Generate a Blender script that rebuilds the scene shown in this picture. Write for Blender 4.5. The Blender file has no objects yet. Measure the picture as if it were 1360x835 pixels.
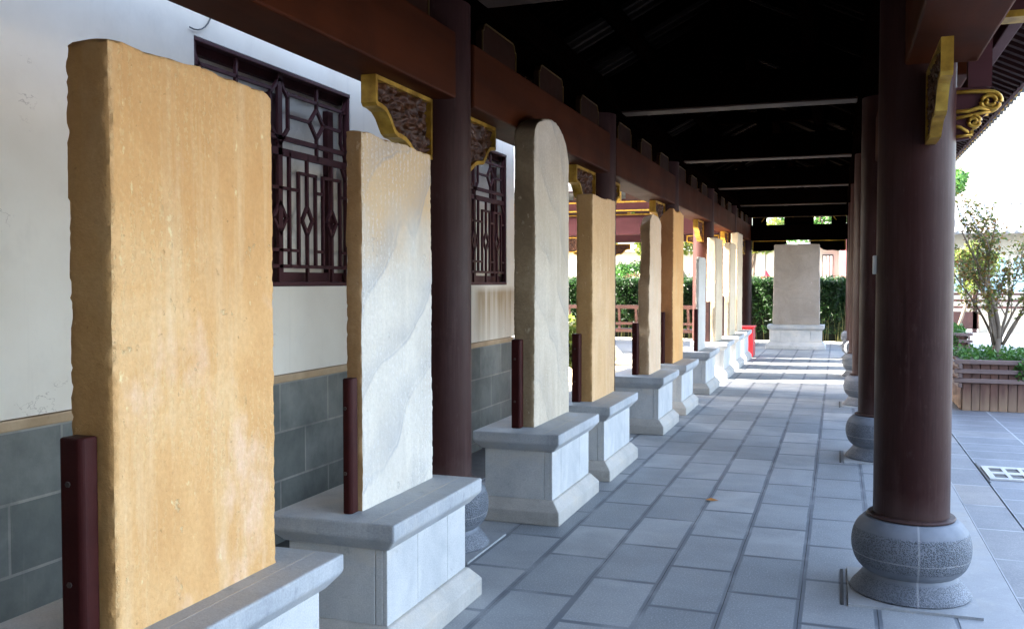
import bpy, bmesh, math, random
import numpy as np
from mathutils import Vector, noise
R = math.radians
random.seed(7); rng = np.random.default_rng(7)
S = bpy.context.scene
COL = S.collection

# ------------------------------------------------------------------ camera, sky, sun, exposure
cam_d = bpy.data.cameras.new('camera'); cam = bpy.data.objects.new('camera', cam_d); COL.objects.link(cam)
cam_d.sensor_width = 36.0; cam_d.lens = 36.0*1230/1360
cam_d.clip_start = .05; cam_d.clip_end = 2000
cam.location = (0, 0, 1.5); cam.rotation_euler = (R(90-1.979), 0, R(19.383))
S.camera = cam

SUN_EL, SUN_AZ = 37.0, 8.0          # the light travels towards +x, turned AZ towards +y
w = bpy.data.worlds.new("World"); S.world = w; w.use_nodes = True
nt = w.node_tree
sky = nt.nodes.new('ShaderNodeTexSky'); sky.sky_type = 'NISHITA'; sky.sun_disc = False
sky.sun_elevation = R(SUN_EL); sky.sun_rotation = R(270-SUN_AZ)
sky.air_density = 1.0; sky.dust_density = 3.5; sky.ozone_density = 1.0
hs_ = nt.nodes.new('ShaderNodeHueSaturation'); hs_.inputs['Saturation'].default_value = .86
nt.links.new(sky.outputs[0], hs_.inputs['Color']); nt.links.new(hs_.outputs[0], nt.nodes['Background'].inputs[0]); nt.nodes['Background'].inputs[1].default_value = .15
sd = bpy.data.lights.new('sun', 'SUN'); sd.energy = 4.6; sd.angle = R(.5); sd.color = (1, .93, .82)
so = bpy.data.objects.new('sun', sd); COL.objects.link(so)
dv = Vector((math.cos(R(SUN_AZ))*math.cos(R(SUN_EL)), math.sin(R(SUN_AZ))*math.cos(R(SUN_EL)), -math.sin(R(SUN_EL))))
so.rotation_euler = dv.to_track_quat('-Z', 'Y').to_euler(); so.location = (-20, -3, 20)
S.view_settings.view_transform = 'Standard'; S.view_settings.look = 'None'
S.view_settings.exposure = 3.75; S.view_settings.gamma = 1

# ------------------------------------------------------------------ material helpers
class NT:
    def __init__(s, name):
        s.m = bpy.data.materials.new(name); s.m.use_nodes = True; s.t = s.m.node_tree; s.b = s.t.nodes['Principled BSDF']
        s.tc = s.t.nodes.new('ShaderNodeTexCoord')
    def n(s, typ, **kw):
        x = s.t.nodes.new(typ)
        for k, v in kw.items(): setattr(x, k, v)
        return x
    def l(s, a, b): s.t.links.new(a, b)
    def map(s, scale=(1, 1, 1), loc=(0, 0, 0), rot=(0, 0, 0)):
        m = s.n('ShaderNodeMapping'); m.inputs['Scale'].default_value = scale; m.inputs['Location'].default_value = loc; m.inputs['Rotation'].default_value = rot
        s.l(s.tc.outputs['Object'], m.inputs['Vector']); return m.outputs[0]
    def noise(s, scale, detail=6, stretch=(1, 1, 1), rough=.55, loc=(0, 0, 0), dist=0):
        x = s.n('ShaderNodeTexNoise'); x.inputs['Scale'].default_value = scale; x.inputs['Detail'].default_value = detail
        x.inputs['Roughness'].default_value = rough; x.inputs['Distortion'].default_value = dist
        s.l(s.map(stretch, loc), x.inputs['Vector']); return x.outputs['Fac']
    def ramp(s, fac, stops):
        r = s.n('ShaderNodeValToRGB'); e = r.color_ramp.elements
        while len(e) < len(stops): e.new(.5)
        for i, (p, c) in enumerate(stops):
            e[i].position = p; e[i].color = (*c, 1) if len(c) == 3 else c
        s.l(fac, r.inputs[0]); return r.outputs[0]
    def mask(s, fac, a, b):
        m = s.n('ShaderNodeMapRange'); m.inputs[1].default_value = a; m.inputs[2].default_value = b; s.l(fac, m.inputs[0]); return m.outputs[0]
    def mix(s, fac, a, b, mode='MIX'):
        x = s.n('ShaderNodeMix', data_type='RGBA', blend_type=mode)
        for sock, v in ((x.inputs[0], fac), (x.inputs[6], a), (x.inputs[7], b)):
            if isinstance(v, (int, float)): sock.default_value = v
            elif isinstance(v, tuple): sock.default_value = (*v, 1)
            else: s.l(v, sock)
        return x.outputs[2]
    def math(s, op, a, b=0., clamp=False):
        x = s.n('ShaderNodeMath', operation=op, use_clamp=clamp)
        for sock, v in ((x.inputs[0], a), (x.inputs[1], b)):
            if isinstance(v, (int, float)): sock.default_value = v
            else: s.l(v, sock)
        return x.outputs[0]
    def bump(s, h, strength=.3, dist=.01):
        x = s.n('ShaderNodeBump'); x.inputs['Strength'].default_value = strength; x.inputs['Distance'].default_value = dist
        s.l(h, x.inputs['Height']); s.l(x.outputs[0], s.b.inputs['Normal'])
    def out(s, col=None, rough=None, metal=None, spec=None):
        for k, v in (('Base Color', col), ('Roughness', rough), ('Metallic', metal), ('Specular IOR Level', spec)):
            if v is None: continue
            if isinstance(v, (int, float)): s.b.inputs[k].default_value = v
            elif isinstance(v, tuple): s.b.inputs[k].default_value = (*v, 1)
            else: s.l(v, s.b.inputs[k])
        return s.m

def plain(name, c1, c2, scale=4, rough=.7, bump=.2, bscale=60, bdist=.004, stretch=(1, 1, 1), metal=0, spec=None, speck=None, detail=6):
    k = NT(name)
    col = k.ramp(k.noise(scale, detail, stretch), [(.3, c1), (.7, c2)])
    col = k.mix(k.math('MULTIPLY', k.mask(k.noise(2.1, 7, (1, 1, 2.5), .68, (9, 4, 6)), .52, .7), .55), col, tuple(a*b for a, b in zip(c2, (1.0, .90, .76))))
    col = k.mix(k.math('MULTIPLY', k.mask(k.noise(16, 6, (1, 1, 1), .7, (1, 6, 2)), .60, .72), .5), col, tuple(.6*a for a in c1))
    if speck: col = k.mix(k.mask(k.noise(speck[0], 2), speck[1], speck[1]+.06), col, speck[2])
    h = k.noise(bscale, 4, stretch)
    k.bump(h, bump, bdist)
    r = k.math('ADD', rough-.1, k.math('MULTIPLY', k.noise(scale*3, 4, stretch), .2))
    return k.out(col, r, metal, spec)

def leaf_mat(name, cs, trans=.25):
    k = NT(name); g = k.n('ShaderNodeNewGeometry')
    stops = [(i/max(1, len(cs)-1), c) for i, c in enumerate(cs)]
    col = k.ramp(g.outputs['Random Per Island'], stops)
    d = k.n('ShaderNodeBsdfTranslucent'); k.l(col, d.inputs['Color'])
    k.out(col, .45)
    mx = k.n('ShaderNodeMixShader'); mx.inputs[0].default_value = trans
    k.l(k.b.outputs[0], mx.inputs[1]); k.l(d.outputs[0], mx.inputs[2]); k.l(mx.outputs[0], k.t.nodes['Material Output'].inputs[0])
    return k.m

def wood_mat(name, c1, c2, axis, rough=.4, spec=.5):
    st = [1, 1, 1]; st = [9, 9, 9]; st[axis] = .6
    k = NT(name)
    col = k.ramp(k.noise(1.2, 6, tuple(st)), [(.25, c1), (.75, c2)])
    col = k.mix(k.mask(k.noise(1.6, 5), .5, .8), col, tuple(.62*c for c in c1))
    k.bump(k.noise(3, 5, tuple(4*x for x in st)), .12, .003)
    return k.out(col, k.math('ADD', rough-.12, k.math('MULTIPLY', k.noise(3, 4), .24)), 0, spec)

M = {}
M['column'] = None
k = NT('column_lacquer')
c = k.ramp(k.noise(2.2, 7, (1, 1, .5)), [(.3, (.022, .0066, .0056)), (.55, (.036, .0122, .0105)), (.8, (.058, .026, .0235))])
c = k.mix(k.math('MULTIPLY', k.mask(k.noise(34, 7, (1, 1, .4), .65), .60, .74), .5), c, (.065, .040, .036))
c = k.mix(k.math('MULTIPLY', k.mask(k.noise(5, 7, (2, 2, .4), .7, (1, 4, 2)), .5, .75), .6), c, (.062, .030, .028))
s_ = k.n('ShaderNodeSeparateXYZ'); k.l(k.tc.outputs['Object'], s_.inputs[0])
c = k.mix(k.math('MULTIPLY', k.mask(k.math('ADD', s_.outputs[2], k.math('MULTIPLY', k.noise(9, 5), .25)), .64, .48), .55), c, (.085, .055, .05))
st_ = k.noise(16, 6, (3, 3, .10), .7, (2, 2, 2))
c = k.mix(k.math('MULTIPLY', k.mask(st_, .54, .70), .55), c, (.012, .004, .0035))
c = k.mix(k.math('MULTIPLY', k.mask(st_, .44, .32), .45), c, (.062, .030, .027))
k.bump(k.math('ADD', k.noise(7, 6, (1, 1, .5)), k.math('MULTIPLY', st_, .5)), .2, .008)
M['column'] = k.out(c, k.math('ADD', .36, k.math('MULTIPLY', k.noise(5, 5), .25)), None, .13)
for ax, nm in ((0, 'x'), (1, 'y'), (2, 'z')):
    M['beam_'+nm] = wood_mat('red_brown_beam_wood_'+nm, (.034, .0070, .0016), (.068, .0150, .0036), ax, .6, .06)
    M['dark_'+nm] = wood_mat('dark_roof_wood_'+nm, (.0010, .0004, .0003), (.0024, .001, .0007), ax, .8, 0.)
    M['lat_'+nm] = wood_mat('purple_brown_paint_'+nm, (.052, .016, .018), (.082, .028, .032), ax, .55, .12)
M['board'] = plain('dark_brown_board', (.016, .0045, .002), (.030, .009, .004), 4, .6, .1, spec=.08)
M['dimgold'] = plain('dull_gold_line', (.07, .035, .006), (.14, .08, .015), 9, .5, .1, 50, .002, metal=.3)
k = NT('painted_glint_rafter'); M['rafter_glint'] = k.out(k.ramp(k.noise(1.3, 2, (.25, 2.2, .25), .5, (3, 7, 0)), [(.56, (.001, .0005, .0004)), (.72, (.05, .036, .028))]), .8, None, 0.)  # near-black wood, with rafter glints put into the colour as pale patches
M['rafter'] = plain('red_brown_eave_rafter', (.034, .012, .010), (.052, .020, .017), 5, .6, .2, spec=.12)
M['tieboard'] = plain('bounce_toned_board', (.035, .02, .014), (.062, .038, .028), 4, .6, .1, spec=.1)  # lighter brown stands in for floor bounce under the tie beams
M['carve'] = plain('carved_dark_wood', (.028, .009, .0035), (.10, .038, .016), 18, .45, .3, 120, .003, spec=.3)
k = NT('old_gold_leaf')
c = k.ramp(k.noise(14, 6), [(.3, (.26, .13, .014)), (.55, (.50, .29, .04)), (.75, (.66, .42, .08))])
k.bump(k.noise(60, 4), .25, .003)
M['gold'] = k.out(c, .38, .55)
M['post'] = plain('dark_red_post_paint', (.028, .0042, .0036), (.046, .0085, .0072), 5, .5, .2, 70, spec=.12)
M['iron'] = plain('dark_rusty_iron', (.03, .022, .02), (.09, .05, .035), 20, .6, .3)

# stone of plinths / bases / floors
def stone(name, c1, c2, vein, rough=.6, speck=None, chisel=None):
    k = NT(name)
    col = k.ramp(k.noise(3.2, 8, (1, 1, 1), .62, dist=.6), [(.3, c1), (.7, c2)])
    col = k.mix(k.math('MULTIPLY', k.mask(k.noise(1.3, 7, (1, 1, 1), .6, (3, 1, 7), 1.2), .55, .75), .7), col, vein)
    fine = k.noise(170, 2)
    col = k.mix(k.math('MULTIPLY', k.mask(fine, .35, .7), .25), col, (.08, .09, .10))
    strk = k.noise(5, 5, (5, 5, .35), .6, (2, 2, 2))
    col = k.mix(k.math('MULTIPLY', k.mask(strk, .58, .75), .35), col, (.55, .54, .50))
    col = k.mix(k.math('MULTIPLY', k.mask(k.noise(2.1, 7, (1, 1, 2.5), .68, (9, 4, 6)), .52, .7), .55), col, tuple(a*b for a, b in zip(c2, (1.0, .90, .76))))
    col = k.mix(k.math('MULTIPLY', k.mask(k.noise(16, 6, (1, 1, 1), .7, (1, 6, 2)), .60, .72), .5), col, tuple(.6*a for a in c1))
    if speck: col = k.mix(k.mask(k.noise(speck[0], 2, (1, 1, 1), .5), speck[1], speck[1]+.05), col, speck[2])
    h = k.math('ADD', k.math('MULTIPLY', k.noise(12, 6), 1.0), k.math('MULTIPLY', fine, .35))
    if chisel: h = k.math('ADD', h, k.math('MULTIPLY', k.noise(*chisel[:1], 2, chisel[1]), chisel[2]))
    k.bump(h, .35, .006)
    return k.out(col, rough)
M['plinth'] = stone('plinth_limestone', (.40, .41, .415), (.60, .59, .575), (.64, .62, .58))
M['plinth_base'] = stone('plinth_base_limestone', (.38, .355, .32), (.53, .49, .44), (.56, .52, .46))
M['plinth_cap'] = stone('plinth_cap_limestone', (.31, .325, .345), (.47, .48, .49), (.54, .52, .49), .6, None, (40, (1.5, 1.5, .2), .8))
M['mortar'] = plain('pale_mortar', (.42, .38, .33), (.55, .5, .43), 20, .8)
# bush-hammered drum
k = NT('bush_hammered_drum_stone')
col = k.ramp(k.noise(6, 6), [(.3, (.10, .115, .14)), (.7, (.19, .205, .235))])
vor = k.n('ShaderNodeTexVoronoi'); vor.inputs['Scale'].default_value = 150; k.l(k.map(), vor.inputs['Vector'])
pit = k.mask(vor.outputs['Distance'], .25, .62)
sepz = k.n('ShaderNodeSeparateXYZ'); k.l(k.map(), sepz.inputs[0]); zz = sepz.outputs[2]
band = k.math('MULTIPLY', k.mask(zz, .150, .158), k.mask(zz, .320, .312))
skirt = k.mask(zz, .100, .090)
rgh = k.math('ADD', band, k.math('MULTIPLY', skirt, .8), True)
col = k.mix(k.math('MULTIPLY', k.math('MULTIPLY', rgh, k.math('SUBTRACT', 1., pit)), .8), col, (.022, .026, .034))
wr = k.math('ADD', zz, k.math('MULTIPLY', k.noise(4, 3), .02))
ring = k.math('MAXIMUM', k.math('MULTIPLY', k.mask(wr, .208, .210), k.mask(wr, .215, .213)), k.math('MULTIPLY', k.math('MULTIPLY', k.mask(sepz.outputs[0], .012, .014), k.mask(sepz.outputs[0], .023, .021)), k.mask(sepz.outputs[1], .0, -.05)))
col = k.mix(k.math('MULTIPLY', ring, .42), col, (.42, .42, .42))
k.bump(k.math('ADD', k.math('MULTIPLY', k.math('MULTIPLY', pit, rgh), 1.0), k.math('MULTIPLY', k.noise(9, 5), .5)), .6, .006)
M['drum'] = k.out(col, .6)

def paving(name, sx, sy, ox, oy, tiles, mort, mw=.011, off=.5, line=True, seedscale=1.):
    k = NT(name)
    mp = k.n('ShaderNodeMapping'); mp.inputs['Location'].default_value = (oy, ox, 0)
    sw = k.n('ShaderNodeSeparateXYZ'); cb = k.n('ShaderNodeCombineXYZ'); k.l(k.tc.outputs['Object'], sw.inputs[0])
    wob = k.math('MULTIPLY', k.math('SUBTRACT', k.noise(2.5, 3), .5), .012)
    k.l(k.math('ADD', sw.outputs[1], wob), cb.inputs[0]); k.l(k.math('ADD', sw.outputs[0], wob), cb.inputs[1]); k.l(cb.outputs[0], mp.inputs[0])
    def br(m, smooth):
        b = k.n('ShaderNodeTexBrick'); b.offset = off; b.offset_frequency = 2; b.squash = 1
        b.inputs['Scale'].default_value = 1; b.inputs['Brick Width'].default_value = sx; b.inputs['Row Height'].default_value = sy
        b.inputs['Mortar Size'].default_value = m; b.inputs['Mortar Smooth'].default_value = smooth
        b.inputs['Color1'].default_value = (0, 0, 0, 1); b.inputs['Color2'].default_value = (1, 1, 1, 1); b.inputs['Mortar'].default_value = (.5, .5, .5, 1)
        k.l(mp.outputs[0], b.inputs['Vector']); return b
    b1 = br(mw, .35); b2 = br(.0022, .1)
    col = k.ramp(b1.outputs['Color'], [(0, tiles[0]), (.5, tiles[1]), (1, tiles[2])])
    blot = k.noise(2.3, 7, (1, 1, 1), .6, (0, 0, 0), .5)
    col = k.mix(k.math('MULTIPLY', k.mask(blot, .35, .7), .65), col, tuple(.62*x for x in tiles[1]))
    sp = k.noise(120, 3)
    col = k.mix(k.math('MULTIPLY', k.mask(sp, .5, .72), .35), col, tuple(min(1, 1.9*x) for x in tiles[2]))
    col = k.mix(k.math('MULTIPLY', b1.outputs['Fac'], k.mask(k.noise(3, 4, (1, 1, 1), .5, (5, 5, 0)), .25, .5)), col, mort)
    if line: col = k.mix(k.math('MULTIPLY', b2.outputs['Fac'], k.mask(k.noise(1.1, 3, (1, 1, 1), .5, (9, 2, 0)), .35, .55)), col, (.015, .015, .017))
    h = k.math('SUBTRACT', k.math('ADD', k.math('MULTIPLY', k.noise(9, 6), .8), k.math('MULTIPLY', sp, .35)), k.math('MULTIPLY', b1.outputs['Fac'], .35))
    h = k.math('SUBTRACT', h, k.math('MULTIPLY', b2.outputs['Fac'], .8))
    k.bump(h, .3, .006)
    return k.out(col, k.math('ADD', .42, k.math('MULTIPLY', k.noise(4, 6), .3)))
T3 = ((.195, .215, .232), (.262, .280, .295), (.345, .352, .355))
M['floor'] = paving('corridor_paving_stone', .64, .338, 1.504+.338*20, -4.55+.64*40, T3, (.125, .14, .16), .021)
M['court'] = paving('courtyard_paving_stone', .40, .56, -1.09+.56*20, -8.75+.4*60, ((.13, .145, .17), (.17, .185, .21), (.22, .225, .235)), (.34, .36, .39), .009, 0., False)
M['court_in'] = paving('courtyard_edge_stone', .66, .27, -.817+.27*20, -6.25+.66*40, ((.15, .165, .19), (.19, .205, .225), (.27, .25, .235)), (.36, .37, .39), .010, 0., False)
M['border'] = stone('border_granite', (.27, .28, .29), (.34, .35, .36), (.40, .40, .40), .55)
M['gravel'] = plain('pale_garden_earth', (.34, .31, .25), (.50, .47, .40), 3, .9, .5, 40, .02)
M['gutter'] = plain('dark_wet_gutter', (.02, .02, .02), (.05, .045, .04), 6, .5)

# walls
k = NT('cream_plaster')
base = k.ramp(k.noise(1.3, 6), [(.3, (.74, .655, .53)), (.7, (.85, .78, .665))])
sp = k.n('ShaderNodeSeparateXYZ'); k.l(k.tc.outputs['Object'], sp.inputs[0])
strk = k.math('ADD', k.math('MULTIPLY', k.noise(1.6, 6, (1, 9, .12), .7), .6), k.math('MULTIPLY', k.noise(1.1, 4, (1, 2.2, .5), .6, (3, 3, 3)), .5))
zv = k.math('ADD', sp.outputs[2], k.math('MULTIPLY', k.noise(3, 2, (1, 4, .01), .5, (5, 1, 0)), .5))
yv = sp.outputs[1]
under = k.math('ADD', k.math('MULTIPLY', k.mask(yv, 4.02, 4.15), k.mask(yv, 5.80, 5.66)), k.math('MULTIPLY', k.mask(yv, 7.22, 7.35), k.mask(yv, 9.05, 8.9)))
below = k.math('MULTIPLY', k.math('MULTIPLY', k.mask(sp.outputs[2], 1.47, 1.40), k.mask(zv, 1.02, 1.62)), under)
base = k.mix(k.math('MULTIPLY', k.math('MULTIPLY', k.mask(strk, .32, .60), below), 1.0), base, (.40, .27, .14))
base = k.mix(k.math('MULTIPLY', k.mask(k.noise(2, 4, (1, 5, .25), .6, (4, 4, 4)), .6, .8), .25), base, (.45, .40, .34))
crk = k.math('ABSOLUTE', k.math('SUBTRACT', k.noise(1.6, 6, (1, .8, 1.3), .65, (6, 2, 4)), .5))
base = k.mix(k.math('MULTIPLY', k.mask(crk, .004, .0), k.math('MULTIPLY', k.mask(k.noise(1.9, 2, (1, 1, 1), .5, (2, 8, 1)), .60, .64), .55)), base, (.30, .22, .15))
base = k.mix(k.math('MULTIPLY', k.mask(k.noise(3.3, 7, (1, 1, .8), .65, (8, 8, 8)), .52, .72), .22), base, (.50, .43, .35))
k.bump(k.noise(25, 5), .12, .006)
M['plaster'] = k.out(base, .85)
k = NT('grey_dado_brick')
sp = k.n('ShaderNodeSeparateXYZ'); k.l(k.tc.outputs['Object'], sp.inputs[0]); cb = k.n('ShaderNodeCombineXYZ')
k.l(k.math('ADD', sp.outputs[1], 20.17), cb.inputs[0]); k.l(k.math('ADD', sp.outputs[2], .004+.297*4), cb.inputs[1])
b = k.n('ShaderNodeTexBrick'); b.offset = .5; k.l(cb.outputs[0], b.inputs['Vector'])
for kk, v in (('Scale', 1), ('Brick Width', .56), ('Row Height', .297), ('Mortar Size', .007), ('Mortar Smooth', .15)): b.inputs[kk].default_value = v
b.inputs['Color1'].default_value = (.135, .138, .120, 1); b.inputs['Color2'].default_value = (.215, .216, .190, 1); b.inputs['Mortar'].default_value = (.30, .28, .24, 1)
col = k.mix(k.math('MULTIPLY', k.mask(k.noise(3, 7, (1, 1, 1), .65), .38, .68), .7), b.outputs['Color'], (.05, .056, .052))
col = k.mix(k.math('MULTIPLY', k.mask(k.noise(3, 6, (1, 6, .3)), .62, .76), .35), col, (.28, .25, .21))
k.bump(k.math('SUBTRACT', k.math('MULTIPLY', k.noise(30, 5), .5), b.outputs['Fac']), .5, .006)
M['dado'] = k.out(col, .8)
M['ledge'] = plain('tan_ledge_mortar', (.36, .24, .13), (.50, .36, .22), 6, .85, .4, 50)
M['pane'] = plain('curtained_window_glass', (.72, .68, .58), (.84, .80, .70), 1.2, .25, .0, 5)
M['roof_tile'] = plain('grey_roof_tile', (.10, .11, .12), (.18, .19, .20), 8, .8, .4)
M['white_wall'] = plain('white_wall_paint', (.29, .275, .225), (.34, .325, .275), 1, .85, .1)
M['red_paint'] = plain('red_enamel', (.40, .012, .018), (.52, .02, .028), 3, .35, .05)
M['rail'] = plain('red_brown_rail_paint', (.036, .011, .008), (.062, .020, .015), 5, .6, .2, 40, .003, (1, 1, 1))
M['white_metal'] = plain('white_plastic', (.7, .7, .68), (.78, .78, .76), 4, .4, .05)
M['cable'] = plain('black_cable', (.015, .015, .015), (.03, .03, .03), 4, .5, 0)
M['leaf_dry'] = plain('dry_orange_leaf', (.35, .12, .02), (.5, .22, .05), 20, .6, .2)
M['grate'] = plain('pale_concrete_grate', (.45, .45, .44), (.58, .57, .55), 10, .8, .3)
k = NT('weathered_planter_board')
sp = k.n('ShaderNodeSeparateXYZ'); k.l(k.tc.outputs['Object'], sp.inputs[0])
g = k.n('ShaderNodeNewGeometry')
col = k.ramp(k.noise(2.5, 7, (8, 8, .5)), [(.3, (.060, .022, .014)), (.7, (.13, .055, .034))])
col = k.mix(k.math('MULTIPLY', k.mask(k.math('ADD', sp.outputs[2], k.math('MULTIPLY', k.noise(3, 5, (4, 4, .6)), .5)), .52, .28), .75), col, (.30, .20, .12))
col = k.mix(k.math('MULTIPLY', g.outputs['Random Per Island'], .3), col, (.08, .05, .045))
k.bump(k.noise(4, 6, (20, 20, 1)), .4, .004)
M['plank'] = k.out(col, .7)
M['plank_rail'] = plain('weathered_purple_grey_rail', (.105, .068, .062), (.18, .125, .11), 4, .6, .3, 30, .004, (.4, 3, 3))
M['bark'] = plain('grey_brown_bark', (.10, .075, .055), (.20, .155, .115), 10, .9, .6, 50, .01, (1, 1, .3))
M['hedge_core'] = plain('dense_hedge_twigs', (.004, .007, .003), (.012, .02, .008), 12, .9, .6)
M['soil'] = plain('planter_soil', (.04, .03, .02), (.08, .06, .04), 12, .95, .6)
M['lf_hedge'] = leaf_mat('hedge_leaf', [(.006, .024, .006), (.012, .044, .008), (.03, .085, .014), (.010, .034, .007)], .3)
M['lf_yellow'] = leaf_mat('yellow_green_leaf', [(.07, .12, .015), (.16, .20, .03), (.09, .15, .02), (.22, .2, .05)], .4)
M['lf_small'] = leaf_mat('small_tree_leaf', [(.05, .08, .02), (.09, .14, .03), (.18, .20, .04), (.26, .12, .03), (.07, .10, .03)], .5)
M['lf_green'] = leaf_mat('fresh_green_leaf', [(.03, .10, .018), (.05, .15, .025), (.08, .18, .03)], .35)
M['lf_brown'] = leaf_mat('russet_shrub_leaf', [(.09, .06, .025), (.14, .09, .04), (.07, .08, .025)], .25)
M['stem'] = plain('bamboo_stem', (.10, .11, .03), (.22, .20, .07), 5, .6, .1)
M['lf_pink'] = leaf_mat('pink_flower', [(.6, .18, .2), (.7, .35, .32), (.45, .1, .13)], .3)

# steles
def stele_mat(name, cols, streak, patch=None, vein=None, text=.5, sc=1., top=None, side=False, speck=.5):
    k = NT(name)
    big = k.noise(1.6*sc, 8, (1, 1, 1), .62, (1.7, 3.1, .4), .8)
    col = k.ramp(big, [(.28, cols[0]), (.5, cols[1]), (.72, cols[2])])
    st = k.noise(2.5, 6, (1, 5, .35), .65, (2, 5, 1))
    col = k.mix(k.math('MULTIPLY', k.mask(st, .5, .75), .6), col, streak)
    sp = k.n('ShaderNodeSeparateXYZ'); k.l(k.tc.outputs['Object'], sp.inputs[0])
    if top:
        f = k.mask(k.math('ADD', sp.outputs[2], k.math('MULTIPLY', k.noise(3, 6), .8)), top[1]+.25, top[1]+.6)
        col = k.mix(k.math('MULTIPLY', f, .85), col, top[0])
    if patch:
        col = k.mix(k.math('MULTIPLY', k.mask(k.noise(2.1, 6, (1, 1.4, .8), .6, (7, 2, 3)), .56, .68), .7), col, patch)
    if vein:
        # thin wandering contour veins with a smoky side
        f = k.math('ADD', k.math('MULTIPLY', k.noise(vein[1], 4, (1, 1, 1), .45, (4, 2, 9), .6), vein[2]), k.math('ADD', k.math('MULTIPLY', sp.outputs[2], vein[3]), k.math('MULTIPLY', sp.outputs[1], vein[4])))
        fr = k.math('FRACT', f)
        line = k.math('SUBTRACT', 1., k.mask(k.math('ABSOLUTE', k.math('SUBTRACT', fr, .5)), .0, vein[5]))
        smoke = k.math('MULTIPLY', k.math('MULTIPLY', k.mask(fr, .5, .56), k.mask(fr, .95, .56)), vein[6])
        vm = k.math('MULTIPLY', k.math('MAXIMUM', k.math('MULTIPLY', line, .7), smoke), k.mask(k.noise(2.6, 3, (1, 1, 1), .5, (8, 1, 2)), .34, .58))
        col = k.mix(k.math('MULTIPLY', vm, .8), col, vein[0])
    # pits and chips
    pit = k.noise(38, 4, (1, 1, 1), .6)
    col = k.mix(k.math('MULTIPLY', k.mask(pit, .66, .74), speck), col, tuple(.45*c for c in cols[0]))
    col = k.mix(k.math('MULTIPLY', k.mask(k.noise(23, 5, (1, 1, .6), .6, (3, 3, 3)), .66, .72), speck), col, tuple(min(.85, 1.35*c+.08) for c in cols[2]))
    h = k.math('ADD', k.math('MULTIPLY', k.noise(7, 7, (1, 1, 1), .62), 1.2), k.math('MULTIPLY', pit, .5))
    if text > 0:
        # worn carved characters in upright rows: cells modulate fine noise
        wv = k.math('SINE', k.math('MULTIPLY', sp.outputs[1], 2*math.pi/.037))
        wz = k.math('SINE', k.math('MULTIPLY', sp.outputs[2], 2*math.pi/.040))
        cell = k.mask(wv, -.5, .35)
        ch = k.mask(k.noise(85, 3, (1, 1.0, .8), .6, (1, 2, 3)), .5, .58)
        worn = k.mask(k.noise(2.4, 4, (1, 1, 1), .5, (6, 6, 1)), .40, .58)
        car = k.math('MULTIPLY', k.math('MULTIPLY', cell, ch), worn)
        col = k.mix(k.math('MULTIPLY', car, .5*text), col, tuple(min(.85, 1.3*c+.06) for c in cols[2]))
        h = k.math('SUBTRACT', h, k.math('MULTIPLY', car, .45*text))
    chp = k.mask(k.noise(11, 6, (1, 1, .8), .7, (2, 9, 5)), .64, .68)
    col = k.mix(k.math('MULTIPLY', chp, .55*speck+.1), col, tuple(min(.85, 1.2*c+.10) for c in cols[2]))
    h = k.math('SUBTRACT', h, k.math('MULTIPLY', chp, .6))
    g1 = k.noise(60, 5, (1, 1, 1), .7, (4, 4, 2))
    col = k.mix(k.math('MULTIPLY', k.mask(g1, .35, .7), .30), col, tuple(.72*c for c in cols[0]))
    h = k.math('ADD', h, k.math('MULTIPLY', g1, .5))
    k.bump(h, .75, .008)
    return k.out(col, .8, None, .3)

OCH = ((.60, .310, .110), (.71, .410, .170), (.78, .52, .265))
M['s_ochre'] = stele_mat('ochre_sandstone', OCH, (.80, .60, .36), (.84, .60, .44), None, .45, speck=.6)
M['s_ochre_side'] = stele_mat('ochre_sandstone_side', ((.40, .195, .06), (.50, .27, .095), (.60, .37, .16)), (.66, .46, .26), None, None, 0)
M['s_marble'] = stele_mat('white_marble', ((.56, .505, .43), (.67, .615, .53), (.75, .69, .60)), (.79, .72, .60), None, ((.27, .285, .32), 1.1, 2.2, 2.6, -1.7, .050, .50), .7, 1, ((.62, .40, .19), 1.70), speck=.25)
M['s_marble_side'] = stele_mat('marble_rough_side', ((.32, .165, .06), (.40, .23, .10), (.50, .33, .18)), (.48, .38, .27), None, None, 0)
M['s_grey'] = stele_mat('grey_banded_marble', ((.47, .385, .28), (.58, .49, .38), (.67, .585, .47)), (.72, .63, .50), None, ((.30, .275, .25), .9, 1.5, 1.9, 1.9, .07, .45), .5, speck=.3)
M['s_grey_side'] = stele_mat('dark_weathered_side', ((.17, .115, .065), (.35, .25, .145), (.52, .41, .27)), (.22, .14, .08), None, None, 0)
M['s_tan'] = stele_mat('tan_sandstone', ((.58, .345, .155), (.68, .43, .22), (.74, .50, .285)), (.76, .57, .36), (.60, .37, .22), None, .8)
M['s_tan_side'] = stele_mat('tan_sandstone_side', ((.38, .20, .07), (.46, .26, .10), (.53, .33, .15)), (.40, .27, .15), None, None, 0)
M['s_pink'] = stele_mat('pink_tan_sandstone', ((.64, .43, .26), (.73, .52, .34), (.78, .59, .42)), (.62, .5, .38), None, None, .6)
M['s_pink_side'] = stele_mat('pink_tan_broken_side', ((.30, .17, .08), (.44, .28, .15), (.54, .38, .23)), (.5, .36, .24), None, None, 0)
M['s_orange'] = stele_mat('orange_sandstone', ((.66, .31, .09), (.75, .40, .14), (.80, .50, .22)), (.62, .42, .22), None, None, .5)
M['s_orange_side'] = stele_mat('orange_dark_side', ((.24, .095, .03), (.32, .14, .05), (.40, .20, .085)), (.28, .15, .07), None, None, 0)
M['s_pale'] = stele_mat('pale_limestone', ((.52, .48, .42), (.60, .56, .50), (.64, .61, .56)), (.66, .62, .56), None, None, .4)
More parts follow.
